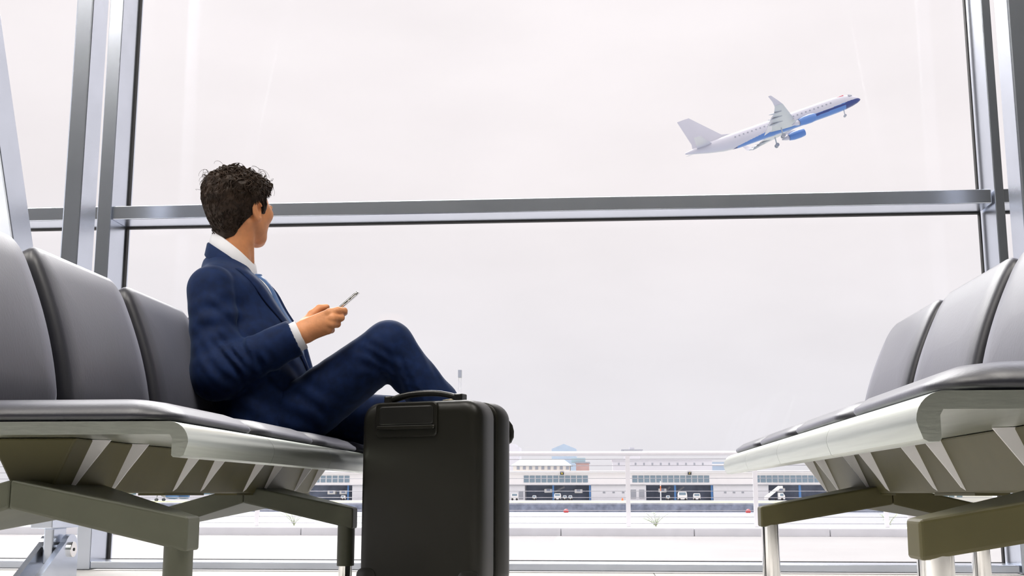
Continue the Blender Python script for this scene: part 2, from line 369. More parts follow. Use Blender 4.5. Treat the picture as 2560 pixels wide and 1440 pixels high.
# ------------------------------------------------------------------ suitcase
def suitcase():
    cx, cy = -.328, 3.06; wv = A(.941, -.338, 0); dv = A(.338, .941, 0)
    hw, hh, dep = .18, .252, .215; zc = .295
    org = A(cx, cy, 0) - wv*hw
    T = lambda a, d, z: tuple(org + wv*a + dv*d + A(0, 0, z))
    S = empty('cabin_suitcase', org + dv*dep/2, 'upright black hard-shell cabin suitcase with spinner wheels standing beside the left bench', 'suitcase')
    def shell(name, rings, m):
        R = [[T(x, d, zc+y) for x, y in rrect(hw-i, hh-i, .05-i*.5, 8)] for i, d in rings]
        V, Fs = loft(R); return new(name, V, [f[::-1] for f in Fs], m, S, smooth=True, auto=60)
    fs = shell('front_shell', [(.03, .0), (.016, .002), (.007, .008), (.002, .017), (0, .03), (0, .092), (.003, .097), (.01, .097)], M_black)
    rs = shell('rear_shell', [(.01, .118), (.003, .118), (0, .123), (0, dep-.03), (.002, dep-.017), (.007, dep-.008), (.016, dep-.002), (.03, dep)], M_black)
    shell('zip_band', [(.009, .094), (.006, .098), (.0055, .1045), (.009, .105), (.009, .11), (.0055, .1105), (.006, .117), (.009, .121)], M_blackgloss)
    # pocket panel with recessed grip at the top of the front face
    V, Fs = loft([[T(x-.035, d, .497+y) for x, y in rrect(.094-i, .046-i, .012-i*.4, 4)] for i, d in ((0, .012), (0, -.003), (.003, -.006))]); new('pocket_panel', V, [f[::-1] for f in Fs], M_black, S, bevel=.0)
    V, Fs = loft([[T(x-.033, d, .508+y) for x, y in rrect(.082-i, .025-i, .008-i*.4, 4)] for i, d in ((0, -.004), (0, -.0075), (.003, -.0085))]); new('latch_cover', V, [f[::-1] for f in Fs], M_blackgloss, S)
    V, Fs = loft([[T(x-.033, d, .476+y) for x, y in rrect(.088-i, .005-i, .004-i*.4, 4)] for i, d in ((0, -.004), (0, -.012), (.002, -.014))]); new('latch_lip', V, [f[::-1] for f in Fs], M_black, S)
    # top carry handle, arched strap
    R = []
    for t in np.linspace(-1, 1, 17):
        z = .553 + .018*(1-abs(t)**2.4); hwid = .016 - .003*(1-abs(t)); a = .108*t - .012
        R.append([T(a, .06+x, z+y) for x, y in rrect(hwid, .008, .006, 3)])
    V, Fs = loft(R); hd = new('top_handle', V, Fs, M_blackgloss, S, smooth=True, auto=50)
    for t in (-1, 1):
        V, Fs = loft([[T(-.012+t*.108+x, .06+y, z) for x, y in rrect(.012, .019, .006, 3)] for z in (.54, .566)]); new('handle_mount', V, Fs, M_blackgloss, hd, bevel=.003)
    # zip pullers
    zp = MB().tube([T(.02, .104, .552), T(.055, .104, .555), T(.075, .104, .556)], .0035, 8).build('zip_puller', M_gold, S, smooth=True)
    V, Fs = tube([T(.078 + .008*math.cos(q), .104, .558+.006*math.sin(q)) for q in np.linspace(0, 6.28, 13)], .0018, 6, cap=False); new('zip_ring', V, Fs, M_gold, zp, smooth=True)
    # side grip near the rear upper corner and corner guards, wheels
    gp = [(-.03, -.004, .503), (-.027, .006, .502), (-.022, .013, .496), (-.016, .018, .486), (-.013, .019, .472), (-.013, .018, .457), (-.017, .014, .446), (-.023, .007, .44), (-.03, -.004, .437)]
    V, Fs = tube([T(hw+a_, dep+b_, c_) for a_, b_, c_ in gp], .0085, 12); new('side_grip', V, Fs, M_blackgloss, S, smooth=True, auto=60)
    for sx in (-1, 1):
        for d in (.045, dep-.045):
            k = MB().box(-.02, .02, -.02, .02, 0, .03); V = [T(sx*(hw-.035)+x, d+y, .028+z*.8) for x, y, z in k.V]; hs = new('wheel_housing', V, k.F, M_blackgloss, S, bevel=.006)
            for o in (-.011, .011):
                V, Fs = tube([T(sx*(hw-.035)+o-.007, d, .0225), T(sx*(hw-.035)+o+.007, d, .0225)], .0225, 18); new('wheel', V, Fs, M_blackgloss, hs, smooth=True, auto=40)
        V, Fs = loft([[T(sx*(hw-.028)+x*q, .030*q2, .075+y*q) for x, y in rrect(.03, .032, .02, 4)] for q, q2 in ((1.0, .2), (.96, -.06), (.8, -.12))]); new('corner_guard', V, [f[::-1] for f in Fs], M_blackgloss, S, smooth=True, auto=60)
suitcase()

# ------------------------------------------------------------------ terrace, railing, dock
M_pave = mat('pale_concrete_paving', (.27, .265, .27), .75, var=.05, scale=1.2, bump=.05, bscale=8)
M_kerb = mat('kerb_concrete', (.78, .79, .83), .8, var=.05, scale=3)
M_quay = mat('dark_quay_wall', (.26, .29, .37), .8, var=.35, scale=.6)
M_grass = mat('pale_dry_grass', (.42, .44, .26), .9, var=.3, scale=.15)
M_apron = mat('pale_apron', (.62, .61, .60), .85, var=.05, scale=.1)
def mat_water():
    m = mat('dock_water', (.34, .36, .40), .25, var=.05, scale=.5, spec=.8)
    n = m.node_tree.nodes; l = m.node_tree.links; b = n['Principled BSDF']
    z = n.new('ShaderNodeTexNoise'); z.inputs['Scale'].default_value = .9; z.inputs['Detail'].default_value = 4; c = n.new('ShaderNodeTexCoord'); l.new(c.outputs['Object'], z.inputs['Vector'])
    bm = n.new('ShaderNodeBump'); bm.inputs['Strength'].default_value = .3; bm.inputs['Distance'].default_value = .3; l.new(z.outputs[0], bm.inputs['Height']); l.new(bm.outputs[0], b.inputs['Normal'])
    return m
struct(MB().box(-60, 60, 4.91, 17.2, -.6, -.29).build('terrace_paving', M_pave))
kb = struct(empty('kerb', (0, 17.5, -.29)))
ks = None
for i in range(-16, 16):
    x0 = i*1.9 - .65
    if ks is None: ks = MB().box(x0+.004, x0+1.896, 17.2, 17.75, -.6, -.17).build('kerb_stone', M_kerb, kb, bevel=.02, seg=3); x00 = x0
    else: dup(ks, (x0-x00, 0, 0))
struct(MB().box(-900, 900, 17.8, 282, -6, -3.8).build('dock_water', mat_water()))
struct(MB().box(-900, 900, 280, 283, -4.5, -1.75).build('quay_wall', M_quay, bevel=.1))
struct(MB().box(-900, 900, 283, 380, -4, -1.9).build('grass_bank', M_grass))
struct(MB().box(-900, 900, 380, 1400, -4, -1.85).build('apron', M_apron))
# railing
RY = 17.5
rl = empty('guard_railing', (0, RY, -.17), 'white wire guard railing along the terrace edge outside the window', 'railing')
V, Fs = tube([(-14, RY, .885), (6.2, RY, .885)], .035, 12); new('handrail', V, Fs, M_white, rl, smooth=True, auto=40)
p0 = None
for i in range(-8, 4):
    x = .325 + i*1.84
    if p0 is None: p0 = MB().box(x-.033, x+.033, RY-.025, RY+.025, -.17, .86).build('post', M_white, rl, bevel=.006); px0 = x
    else: dup(p0, (x-px0, 0, 0))
M_cable = mat('steel_cable', (.45, .45, .48), .4, .6)
c0 = None
for i in range(11):
    z = -.12 + i*.0925
    if c0 is None: V, Fs = tube([(-14, RY, z), (6.0, RY, z)], .005, 6); c0 = new('cable', V, Fs, M_cable, rl, smooth=True); z00 = z
    else: dup(c0, (0, 0, z-z00))
V, Fs = tube([(4.22, RY-.6, -.30), (4.22, RY-.6, .9)], .065, 16); tag(new('bollard_post', V, Fs, M_white, bevel=.02), 'thick white post beyond the glass under the right bench', 'post')
# weeds growing at the kerb
M_leaf = mat('pale_weed_leaf', (.50, .60, .38), .6, var=.25, scale=20); M_stem = mat('weed_stem', (.42, .45, .30), .7)
def weed(x, y, h, sp, label, seed):
    r = random.Random(seed); t = empty('weed_plant', (x, y, -.17), label, 'plant', 'weeds on the terrace edge'); st = MB(); lv = MB()
    for k in range(9):
        a = r.uniform(0, 6.28); q = r.uniform(.3, 1)*sp; hh = h*r.uniform(.5, 1); P = []
        for s_ in np.linspace(0, 1, 7): P.append((x + math.cos(a)*q*s_**1.4, y + abs(math.sin(a))*q*.25*s_**1.4, -.172 + hh*s_*(1-.25*s_)))
        st.tube(P, np.linspace(.004, .0015, 7), 5)
        for i in range(1, 7):
            for sd in (-1, 1):
                c = A(*P[i]); b = a + sd*r.uniform(.5, 1.3); L = r.uniform(.025, .055); d = A(math.cos(b), math.sin(b), r.uniform(-.2, .6)); n_ = A(-math.sin(b), math.cos(b), 0)*L*.22; e = A(0, 0, .003)
                lv.add([c, c+d*L*.5+n_, c+d*L, c+d*L*.5-n_, c+d*L*.5+e], [(0, 1, 4), (1, 2, 4), (2, 3, 4), (3, 0, 4), (0, 3, 2, 1)])
    st.build('stem', M_stem, t); o = lv.build('leaves', M_leaf, t); o['kind'] = 'stuff'
weed(at(1640, 1315, 17.66)[0], 17.66, .30, .30, 'sprawling weed on the kerb in the gap right of the suitcase', 3)
weed(at(735, 1317, 17.66)[0], 17.66, .34, .28, 'leafy weed seen beneath the left bench legs', 4)
weed(at(20, 1317, 17.66)[0], 17.66, .34, .30, 'yellow-green weed at the far left under the bench', 5)
weed(at(2222, 1315, 17.66)[0], 17.66, .26, .12, 'small upright weed beside the thick white post', 6)

# ------------------------------------------------------------------ far side: stand building
BY = 420.0
M_bw = mat('pale_cladding', (.84, .83, .86), .7, var=.03, scale=.08); M_bl = mat('grey_lower_cladding', (.74, .75, .80), .7, var=.03, scale=.1)
M_win = mat('blue_grey_window', (.20, .28, .36), .2, var=.3, scale=.15, spec=.8); M_dark = mat('dark_bay_interior', (.30, .35, .48), .8, var=.3, scale=.2)
M_bp = mat('blue_bay_pillar', (.10, .25, .55), .6); M_trim = mat('grey_trim', (.35, .37, .42), .7); M_vehicle = mat('white_vehicle', (.82, .82, .82), .5, var=.03)
M_tyre = mat('tyre', (.03, .03, .035), .8); M_yel = mat('sign_yellow', (.85, .70, .10), .6); M_orange = mat('safety_orange', (.85, .22, .08), .6); M_red = mat('buoy_red', (.75, .10, .10), .5)
def bx(px0, px1, py0, py1, Y0, Y1, ref=None):
    a = at(px0, py1, ref or Y0); b = at(px1, py0, ref or Y0); return (a[0], b[0], Y0, Y1, a[2], b[2])
SB = empty('pier_building', at(1500, 1249, BY), 'long pale two-storey terminal pier with numbered bays across the water', 'building')
MB().box(*bx(150, 2140, 1180, 1213, BY, BY+25)).build('upper_wall', M_bw, SB)
MB().box(*bx(150, 2145, 1175.5, 1184, BY-1.2, BY+26)).build('roof_edge', M_bw, SB)
MB().box(*bx(150, 2140, 1212.5, 1214, BY-.6, BY)).build('canopy_line', M_trim, SB)
bays = [(560, 880), (965, 1135), (1312, 1478), (1615, 1784), (1921, 2090)]
edges = [150] + [e for b in bays for e in b] + [2140]
for a, b in zip(edges[::2], edges[1::2]): MB().box(*bx(a, b, 1213, 1251, BY, BY+25)).build('lower_wall', M_bl, SB)
for a, b in bays: MB().box(*bx(a-1, b+1, 1212, 1252, BY+9, BY+10, BY)).build('bay_interior', M_dark, SB)
pane = None
def panes(x0, n, pitch, wd, y0=1189, y1=1206, last=None):
    global pane
    for i in range(n):
        b = bx(x0+i*pitch, x0+i*pitch+wd, y0, y1, BY-.15, BY+.1)
        if pane is None: pane = MB().box(*b).build('window_pane', M_win, SB); pane['x0'] = b[0]; panes.b = b
        else: dup(pane, (b[0]-panes.b[0], 0, b[4]-panes.b[4]))
panes(1309.5, 11, 14.75, 12.5); panes(1581, 13, 14.95, 12.8); panes(1887, 13, 14.9, 12.8); panes(990, 11, 14.75, 12.5); panes(712, 11, 14.9, 12.5)
for x in (1577, 1598): MB().box(*bx(x, x+13, 1224, 1246, BY-.12, BY)).build('entrance_door', M_trim, SB)
for x in (1297,): MB().box(*bx(x, x+11, 1228, 1248, BY-.12, BY)).build('entrance_door', M_trim, SB)
for x in (1507, 1531, 1555, 1810, 1832, 1854): MB().box(*bx(x, x+6, 1229, 1233, BY-.1, BY)).build('vent_window', M_trim, SB)
for x in (1475, 1180, 1383, 1688, 1780, 2000, 640, 870): MB().box(*bx(x-2, x+2, 1213, 1250, BY+.3, BY+1.3)).build('bay_pillar', M_bp, SB)
def braces(x0, x1):
    P = [at(x0, 1232, BY+5), at((x0+x1)/2, 1217, BY+5)]; MB().tube(P, .35, 6).build('bay_brace', M_trim, SB)
braces(1383, 1440); braces(1690, 1730); braces(1660, 1690)
for x, y in ((1360, 1222), (1436, 1223), (1647, 1221), (1945, 1220), (845, 1226), (815, 1226)):
    bb = bx(x, x+20, y, y+10, BY+2, BY+5, BY); o = MB().box(*bb).build('hanging_unit', M_vehicle, SB, bevel=.2)
    MB().box(bb[0]+.8, bb[1]-.8, BY+1.9, BY+2, bb[4]+.5, bb[5]-.1).build('unit_grille', M_dark, o)
def sign(px, txt):
    b = bx(px-4.5, px+4.5, 1178.5, 1187, BY-1.5, BY-1.25); s_ = MB().box(*b).build('bay_number_sign', M_tyre, SB)
    cu = bpy.data.curves.new('numeral', 'FONT'); cu.body = txt; cu.size = 1.25; cu.extrude = .02; cu.align_x = 'CENTER'; cu.align_y = 'CENTER'; to = bpy.data.objects.new('numeral', cu)
    me = bpy.data.meshes.new_from_object(to); me.name = 'numeral'; me.materials.clear(); me.materials.append(M_yel)
    o = bpy.data.objects.new('numeral', me); o.rotation_euler = (math.pi/2, 0, 0); o.location = ((b[0]+b[1])/2, BY-1.54, (b[4]+b[5])/2); link(o, s_)
sign(1405, '6'); sign(1724, '7')
# skyline behind
def block(name, label, rect, Y, dep, m, extra=None, cat='building'):
    t = empty(name, at((rect[0]+rect[1])/2, 1249, Y), label, cat); b = bx(*rect, Y, Y+dep); b = b[:4] + (-1.85, b[5]); MB().box(*b).build('wall', m, t)
    if extra: extra(t, b)
    return t
M_teal = mat('teal_roof', (.42, .55, .60), .7, var=.05); M_brick = mat('dusty_brick', (.55, .38, .36), .8, var=.08, scale=.3); M_cream = mat('cream_render', (.78, .74, .69), .8, var=.04, scale=.2)
M_bg = mat('hazy_blue_cladding', (.40, .50, .62), .7, var=.05, scale=.1); M_pg = mat('pale_grey_shed', (.66, .66, .71), .8, var=.04)
def terrace_extra(t, b):
    V = [(b[0]-1, b[2]-1, b[5]), (b[1]+1, b[2]-1, b[5]), (b[1]+1, b[3], b[5]), (b[0]-1, b[3], b[5]), (b[0]+2.5, b[2]+5, b[5]+2.6), (b[1]-2.5, b[2]+5, b[5]+2.6), (b[1]-2.5, b[3]-5, b[5]+2.6), (b[0]+2.5, b[3]-5, b[5]+2.6)]
    MB().hexa(V).build('roof', M_teal, t)
    for i in range(9):
        q = bx(1292+i*15.4, 1299+i*15.4, 1166, 1174, 470, 470.2); MB().box(q[0], q[1], 469.85, 470, q[4], q[5]).build('window', M_trim, t)
block('terraced_block', 'cream building with pitched teal roof above the pier, left of the rail post', (1283, 1424, 1164, 1249), 470, 14, M_cream, terrace_extra)
block('brick_block', 'small dusty brick block with teal top beside the cream building', (1441, 1472, 1158, 1249), 475, 12, M_brick, lambda t, b: (MB().box(b[0]-.4, b[1]+.4, b[2]-.4, b[3], b[5], b[5]+.5).build('cornice', M_trim, t), MB().box(b[0]-2, b[1]-1.5, b[2]+3, b[3], b[5]+.4, b[5]+2.2).build('roof_plant', M_teal, t)))
def gable(t, b):
    xm = (b[0]+b[1])/2; V = [(b[0], b[2], b[5]), (b[1], b[2], b[5]), (xm, b[2], b[5]+2.6), (b[0], b[3], b[5]), (b[1], b[3], b[5]), (xm, b[3], b[5]+2.6)]
    new('gable_roof', V, [(0, 1, 2), (5, 4, 3), (0, 2, 5, 3), (1, 4, 5, 2), (0, 3, 4, 1)], M_bg, t)
block('gabled_block', 'blue-grey gabled block rising above the handrail', (1380, 1440, 1122, 1249), 620, 20, M_bg, gable)
block('grey_block', 'pale grey block just right of the suitcase top', (1230, 1297, 1117, 1249), 640, 20, M_pg, lambda t, b: MB().box(b[0]-1, b[1]-2, b[2], b[3], b[5], b[5]+1.6).build('roof', M_pg, t))
block('roof_tower', 'flat-topped pale tower above the central rail post', (1562, 1600, 1126, 1249), 640, 10, M_pg, lambda t, b: (MB().box(b[0]-1.5, b[1]+1.5, b[2]-1, b[3]+1, b[5], b[5]+.5).build('roof_slab', M_trim, t), MB().box(b[0]+3, b[1]-3, b[2]+2, b[3]-2, b[5]+.5, b[5]+1.8).build('roof_plant', M_pg, t)))
def shed(t, b):
    for i in range(11):
        q = bx(1545+i*21, 1549+i*21, 1157, 1163, 480, 480.2); MB().box(q[0], q[1], 479.9, 480, q[4], q[5]).build('window', M_trim, t)
    MB().box(b[0]-.5, b[1]+.5, b[2]-.5, b[3], b[5], b[5]+.5).build('roof', M_pg, t)
block('long_shed', 'long pale grey shed with small square windows behind bay seven', (1533, 1780, 1150, 1249), 480, 25, M_pg, shed)
block('blue_shed', 'small blue-banded block behind the tip of the right bench', (1783, 1812, 1155, 1249), 510, 12, M_bg, lambda t, b: MB().box(b[0]-.2, b[1]+.2, b[2]-.2, b[3], b[5]-1.6, b[5]-.8).build('pale_band', M_bw, t))
def lowb(t, b):
    for x in (2285, 2300, 2340, 2356, 2372, 2392): 
        q = bx(x, x+13, 1230, 1243, 330, 330.2); MB().box(q[0], q[1], 329.9, 330, q[4], q[5]).build('window_pane', M_win, t)
    MB().box(b[0]-.5, b[1]+.5, b[2]-.5, b[3], b[5], b[5]+.4).build('roof', M_bw, t)
block('low_building', 'low white building with square windows beneath the right bench', (2180, 2480, 1226, 1249), 330, 10, M_bw, lowb)
# flood-light mast
ms = empty('light_mast', at(1150, 1249, 300), 'slender lattice mast with a boxy head above the suitcase', 'mast'); x, _, zt = at(1150, 925, 300)
lt = MB()
for sx, sy in ((-1, -1), (1, -1), (1, 1), (-1, 1)): lt.tube([(x+sx*.45, 300+sy*.45, -1.85), (x+sx*.3, 300+sy*.3, zt-2)], .05, 5)
z = -1.85; k = 1
while z < zt-3:
    lt.tube([(x-.45*k, 299.6, z), (x+.45*k, 299.6, z+1.2)], .035, 4); k = -k; z += 1.2
lt.build('lattice', M_pg, ms); MB().box(x-.45, x+.45, 299.5, 300.5, zt-2.0, zt).build('head', M_trim, ms, bevel=.05)
# buoys, cone, pole
for px, py, lb in ((1415, 1265, 'red buoy floating left of the central rail post'), (1870, 1263, 'red buoy floating beneath the right bench')):
    p = at(px, py, 270); V, Fs = loft([[(p[0]+r_*math.cos(q), 270+r_*math.sin(q), -3.8+h) for q in np.linspace(0, 6.283, 12, endpoint=False)] for r_, h in ((.2, -.3), (.55, .1), (.6, .4), (.35, .7), (.1, .8))]); tag(new('mooring_buoy', V, Fs, M_red, smooth=True), lb, 'buoy', 'red buoys in the dock')
p = at(1556, 1249, 400); V, Fs = loft([[(p[0]+r_*math.cos(q), 400+r_*math.sin(q), -1.86+h) for q in np.linspace(0, 6.283, 10, endpoint=False)] for r_, h in ((.55, 0), (.5, .12), (.35, .15), (.1, 1.1))]); tag(new('traffic_cone', V, Fs, M_orange), 'orange cone in front of the grey wall of the pier', 'cone')
p = at(1652, 1249, 395); pl = empty('marker_pole', (p[0], 395, -1.86), 'orange and white marker pole in front of bay seven', 'pole')
for k in range(4):
    V, Fs = tube([(p[0], 395, -1.86+k*1.6), (p[0], 395, -1.86+(k+1)*1.6)], .16, 8); new('pole_section', V, Fs, M_orange if k == 2 else M_white, pl)
# service vehicles
def vehicle(px, label, kind, Y=BY-6):
    p = at(px, 1249, Y); x = p[0]; t = empty('service_vehicle', (x, Y, -1.85), label, 'vehicle', 'ground vehicles by the pier'); z = -1.85
    L, H = {'van': (2.4, 2.3), 'cart': (1.3, 1.5), 'truck': (3.2, 2.9)}[kind]
    V, Fs = loft([[(x-L/2+a, yy, z+.35+b) for a, b in ((0, 0), (L, 0), (L, H*.55), (L*.92, H*.9), (L*.1, H*.9), (0, H*.6))] for yy in (Y-1, Y+1)]); new('body', V, Fs, M_vehicle, t, bevel=.08)
    MB().box(x-L*.36, x+L*.36, Y-1.04, Y-.98, z+.35+H*.5, z+.35+H*.82).build('windscreen', M_win, t)
    for sx in (-.32, .32):
        V, Fs = tube([(x+sx*L, Y-1.05, z+.38), (x+sx*L, Y-.7, z+.38)], .38, 12); new('wheel', V, Fs, M_tyre, t)
for px, kd, lb in ((1336, 'cart', 'white baggage tug at the left of bay six'), (1394, 'van', 'white van beside the blue pillar of bay six'), (1412, 'cart', 'small white tug right of the van in bay six'), (1426, 'cart', 'pale tug under the right hanging unit of bay six'),
                   (1670, 'cart', 'small white tug in the middle of bay seven'), (1706, 'truck', 'wide white truck parked in bay seven'), (1742, 'van', 'tall white van at the right of bay seven'), (1287, 'van', 'white van half hidden by the suitcase edge'), (858, 'cart', 'white tug glimpsed between left bench and suitcase')):
    vehicle(px, lb, kd)
# air stairs truck
p = at(1935, 1249, BY-8); x, Y, z = p[0], BY-8, -1.85
ast = empty('air_stairs_truck', (x, Y, z), 'white passenger stairs truck beneath the front edge of the right bench', 'vehicle')
V, Fs = loft([[(x-3.2, yy, z+.4), (x-2.4, yy, z+.4), (x+2.0, yy, z+4.0), (x+3.0, yy, z+4.0), (x+3.0, yy, z+4.9), (x+1.6, yy, z+4.9), (x-3.2, yy, z+1.2)] for yy in (Y-.8, Y+.8)]); new('stair_ramp', V, Fs, M_vehicle, ast)
V, Fs = loft([[(x+1.4+a, yy, z+.4+b) for a, b in ((0, 0), (2.2, 0), (2.2, 1.2), (1.6, 2.2), (0, 2.2))] for yy in (Y-1, Y+1)]); new('cab', V, Fs, M_vehicle, ast, bevel=.06)
MB().box(x+2.0, x+3.1, Y-1.05, Y-1, z+1.5, z+2.3).build('cab_window', M_win, ast)
for dx in (-1.6, .4, 2.6):
    V, Fs = tube([(x+dx, Y-1.05, z+.42), (x+dx, Y-.7, z+.42)], .42, 12); new('wheel', V, Fs, M_tyre, ast)

# ------------------------------------------------------------------ climbing jet
M_jw = mat('aircraft_white', (.54, .54, .60), .35, var=.02, scale=.2); M_jb = mat('aircraft_blue', (.10, .22, .52), .35, var=.05, scale=.2); M_jn = mat('aircraft_navy', (.03, .05, .20), .35); M_jg = mat('aircraft_grey', (.48, .51, .55), .45, var=.04); M_jr = mat('aircraft_red', (.75, .12, .16), .5)
def jet_parts(root, TF):
    def put(name, V, Fs, m, parent=root, **k): return new(name, TF(np.asarray(V, float)), Fs, m, parent, **k)
    st = [(1.5, .05, -.5), (1.2, .35, -.42), (.6, .72, -.28), (-.5, 1.12, -.1), (-2, 1.42, .02), (-4, 1.55, .05), (-6, 1.58, .05), (-26, 1.58, .05), (-29, 1.42, .2), (-32, 1.05, .48), (-35, .55, .8), (-36.8, .2, .95), (-37.0, .05, .95)]
    n = 120; rings = [[(x, r*.95*math.sin(q), z+r*1.05*math.cos(q)) for q in np.linspace(0, 2*math.pi, n, endpoint=False)] for x, r, z in st]
    dense = []
    for a, b in zip(rings[:-1], rings[1:]):
        m_ = max(1, int(abs(a[0][0]-b[0][0])/.22))
        for i in range(m_): dense.append([tuple(A(*p)+(A(*q)-A(*p))*i/m_) for p, q in zip(a, b)])
    dense.append(rings[-1])
    V, Fs = loft(dense); fz = put('fuselage', V, Fs, M_jw, smooth=True)
    me = fz.data; me.materials.append(M_jb); me.materials.append(M_jn); Va = np.asarray(V); C_ = np.array([Va[list(f[:4])].mean(0) for f in Fs]); x_, z_ = C_[:, 0], C_[:, 2]
    low = np.where(x_ > -6, -.25 - .05*(-x_), -.55); low = np.where(x_ < -12, -.70, low); low = np.where(x_ < -20, -.70 - (-20-x_)*.105, low)
    blue = (z_ < low) & (x_ > -30.5); navy = blue & (((x_ > -2.2)) | ((x_ > -9) & (x_ < -1) & (z_ < -.62 + (x_+9)*.02) & (z_ > -1.05 + (x_+9)*.03)) | (x_ < -26.5))
    me.polygons.foreach_set('material_index', (blue.astype(int) + navy.astype(int)).astype(np.int32))
    def wing(pts, name, m, th=.12):
        """pts: list of (xLE, xTE, y, z) sections"""
        R = []
        for xl, xt, y, z in pts:
            c = xl-xt; prof = [(0, 0), (.08, .055), (.3, .07), (.6, .05), (1, .004), (.6, -.035), (.3, -.05), (.08, -.04)]
            R.append([(xl-a*c, y, z+b*c*th/.12) for a, b in prof])
        V, Fs = loft(R); return put(name, V, Fs, m, smooth=True, auto=50)
    for s in (-1, 1):
        wg = wing([(-12.6, -19.2, s*1.2, -1.05), (-14.8, -19.4, s*4.8, -.75), (-18.6, -20.4, s*13.0, .35), (-18.9, -20.5, s*13.4, .55)], 'wing', M_jg)
        def wl(p): return p
        R = []
        for xl, xt, y, z in ((-18.9, -20.5, s*13.4, .55), (-19.6, -20.7, s*13.9, 1.3), (-20.6, -21.2, s*14.3, 2.5)):
            R.append([(xl, y, z), ((xl+xt)/2, y+s*.07, z+.02), (xt, y, z), ((xl+xt)/2, y-s*.07, z-.02)])
        V, Fs = loft(R); put('winglet', V, Fs, M_jw, wg)
        for yy in (5.6, 8.2, 10.6):
            V, Fs = tube([(-17.2-(yy-5)*.25, s*yy, -.85+(yy-5)*.13), (-19.4-(yy-5)*.12, s*yy, -1.0+(yy-5)*.14), (-20.8-(yy-5)*.08, s*yy, -.8+(yy-5)*.14)], [.08, .24, .06], 8); put('flap_fairing', V, Fs, M_jg, wg, smooth=True)
        V = []; 
        V, Fs = loft([[(-19.0-(y-2)*.12, s*y, -1.0+(y-2)*.12), (-19.0-(y-2)*.12, s*y, -.9+(y-2)*.12), (-20.9+(y-2)*.02, s*y, -1.45+(y-2)*.13), (-20.9+(y-2)*.02, s*y, -1.5+(y-2)*.13)] for y in (2, 9.6)]); put('flap', V, Fs, M_jw, wg)
        wing([(-31.0, -34.4, s*.5, 1.0), (-34.2, -35.6, s*6.0, 1.9)], 'tailplane', M_jw)
        en = [[(x, s*4.5+r*math.sin(q), -1.95+r*math.cos(q)) for q in np.linspace(0, 6.2832, 20, endpoint=False)] for x, r in ((-10.7, .62), (-10.5, .74), (-10.7, .82), (-11.6, .92), (-13, .88), (-14.0, .68))]
        V, Fs = loft(en); ee = put('engine', V, Fs, M_jb, smooth=True, auto=60)
        V, Fs = loft([[(x, s*4.5+r*math.sin(q), -1.95+r*math.cos(q)) for q in np.linspace(0, 6.2832, 16, endpoint=False)] for x, r in ((-13.9, .55), (-14.6, .45), (-15.6, .1))]); put('exhaust_cone', V, Fs, M_jw, ee, smooth=True)
        V, Fs = loft([[(x, s*4.5+d, z) for x, z in ((-11.6, -1.1), (-14.6, -1.2), (-15.4, -.75), (-13.2, -.7))] for d in (-.12, .12)]); put('pylon', V, Fs, M_jw, ee)
        V, Fs = tube([(-17.3, s*2.9, -1.3), (-17.6, s*2.9, -3.1)], .13, 8); gl = put('main_gear_leg', V, Fs, M_jg)
        for dx in (-.42, .42):
            V, Fs = tube([(-17.6, s*2.9+dx-.16, -3.1), (-17.6, s*2.9+dx+.16, -3.1)], .4, 14); put('wheel', V, Fs, M_trim, gl)
    V, Fs = loft([[(x, y, z) for x, y in ((-26.0+0, 0),)] for z in (0,)] if False else [[(xl, 0, z), ((xl+xt)/2, t, z), (xt, 0, z), ((xl+xt)/2, -t, z)] for xl, xt, z, t in ((-25.2, -35.2, 1.45, .12), (-28.4, -35.0, 2.3, .24), (-33.4, -36.0, 7.9, .12))]); put('tail_fin', V, Fs, M_jw, smooth=True, auto=50)
    V, Fs = tube([(-2.6, 0, -1.3), (-2.9, 0, -2.7)], .1, 8); gl = put('nose_gear_leg', V, Fs, M_jg)
    V, Fs = tube([(-2.9, -.35, -2.7), (-2.9, .35, -2.7)], .26, 12); put('wheel', V, Fs, M_trim, gl)
    for s in (-1, 1):
        k = MB()
        for i in range(24): 
            x = -5.2 - i*.92; k.box(x-.13, x+.13, s*1.49-.05, s*1.49+.05, .36, .60)
        o = put('cabin_windows', k.V, k.F, M_trim); o['kind'] = 'stuff'
        k = MB().box(-7.5, -1.8, s*.78-.05, s*.78+.05, 1.2, 1.36); put('red_stripe', k.V, k.F, M_jr)
        V, Fs = loft([[(-.1, s*.62, .66), (-.9, s*1.0, .62), (-1.0, s*.86, 1.0), (-.35, s*.45, .98)], [(-.1+.12, s*.62+s*.05, .66+.05), (-.9+.1, s*1.0+s*.08, .62+.05), (-1.0+.05, s*.86+s*.08, 1.0+.1), (-.35+.1, s*.45+s*.05, .98+.1)]]); put('cockpit_window', V, Fs, M_trim)
def rotm(a, b, c):
    return np.array(Matrix.Rotation(a, 3, 'Z') @ Matrix.Rotation(b, 3, 'Y') @ Matrix.Rotation(c, 3, 'X'))
RJ = rotm(*[math.radians(v) for v in (5.23, -20.12, -2.41)]); TJ = A(52.07, 237.37, 80.75)
J = empty('passenger_jet', TJ + RJ@A(-17.6, 0, -3.4), 'white and blue passenger jet climbing in the sky', 'airplane'); jet_parts(J, lambda V: V@RJ.T + TJ)
TP = at(545, 1249, 345); TP[2] = -1.85+3.6
J2 = empty('passenger_jet', (TP[0]-17, 345, -1.85), 'white jet parked across the water, glimpsed beneath the left bench', 'airplane'); jet_parts(J2, lambda V: V + TP)

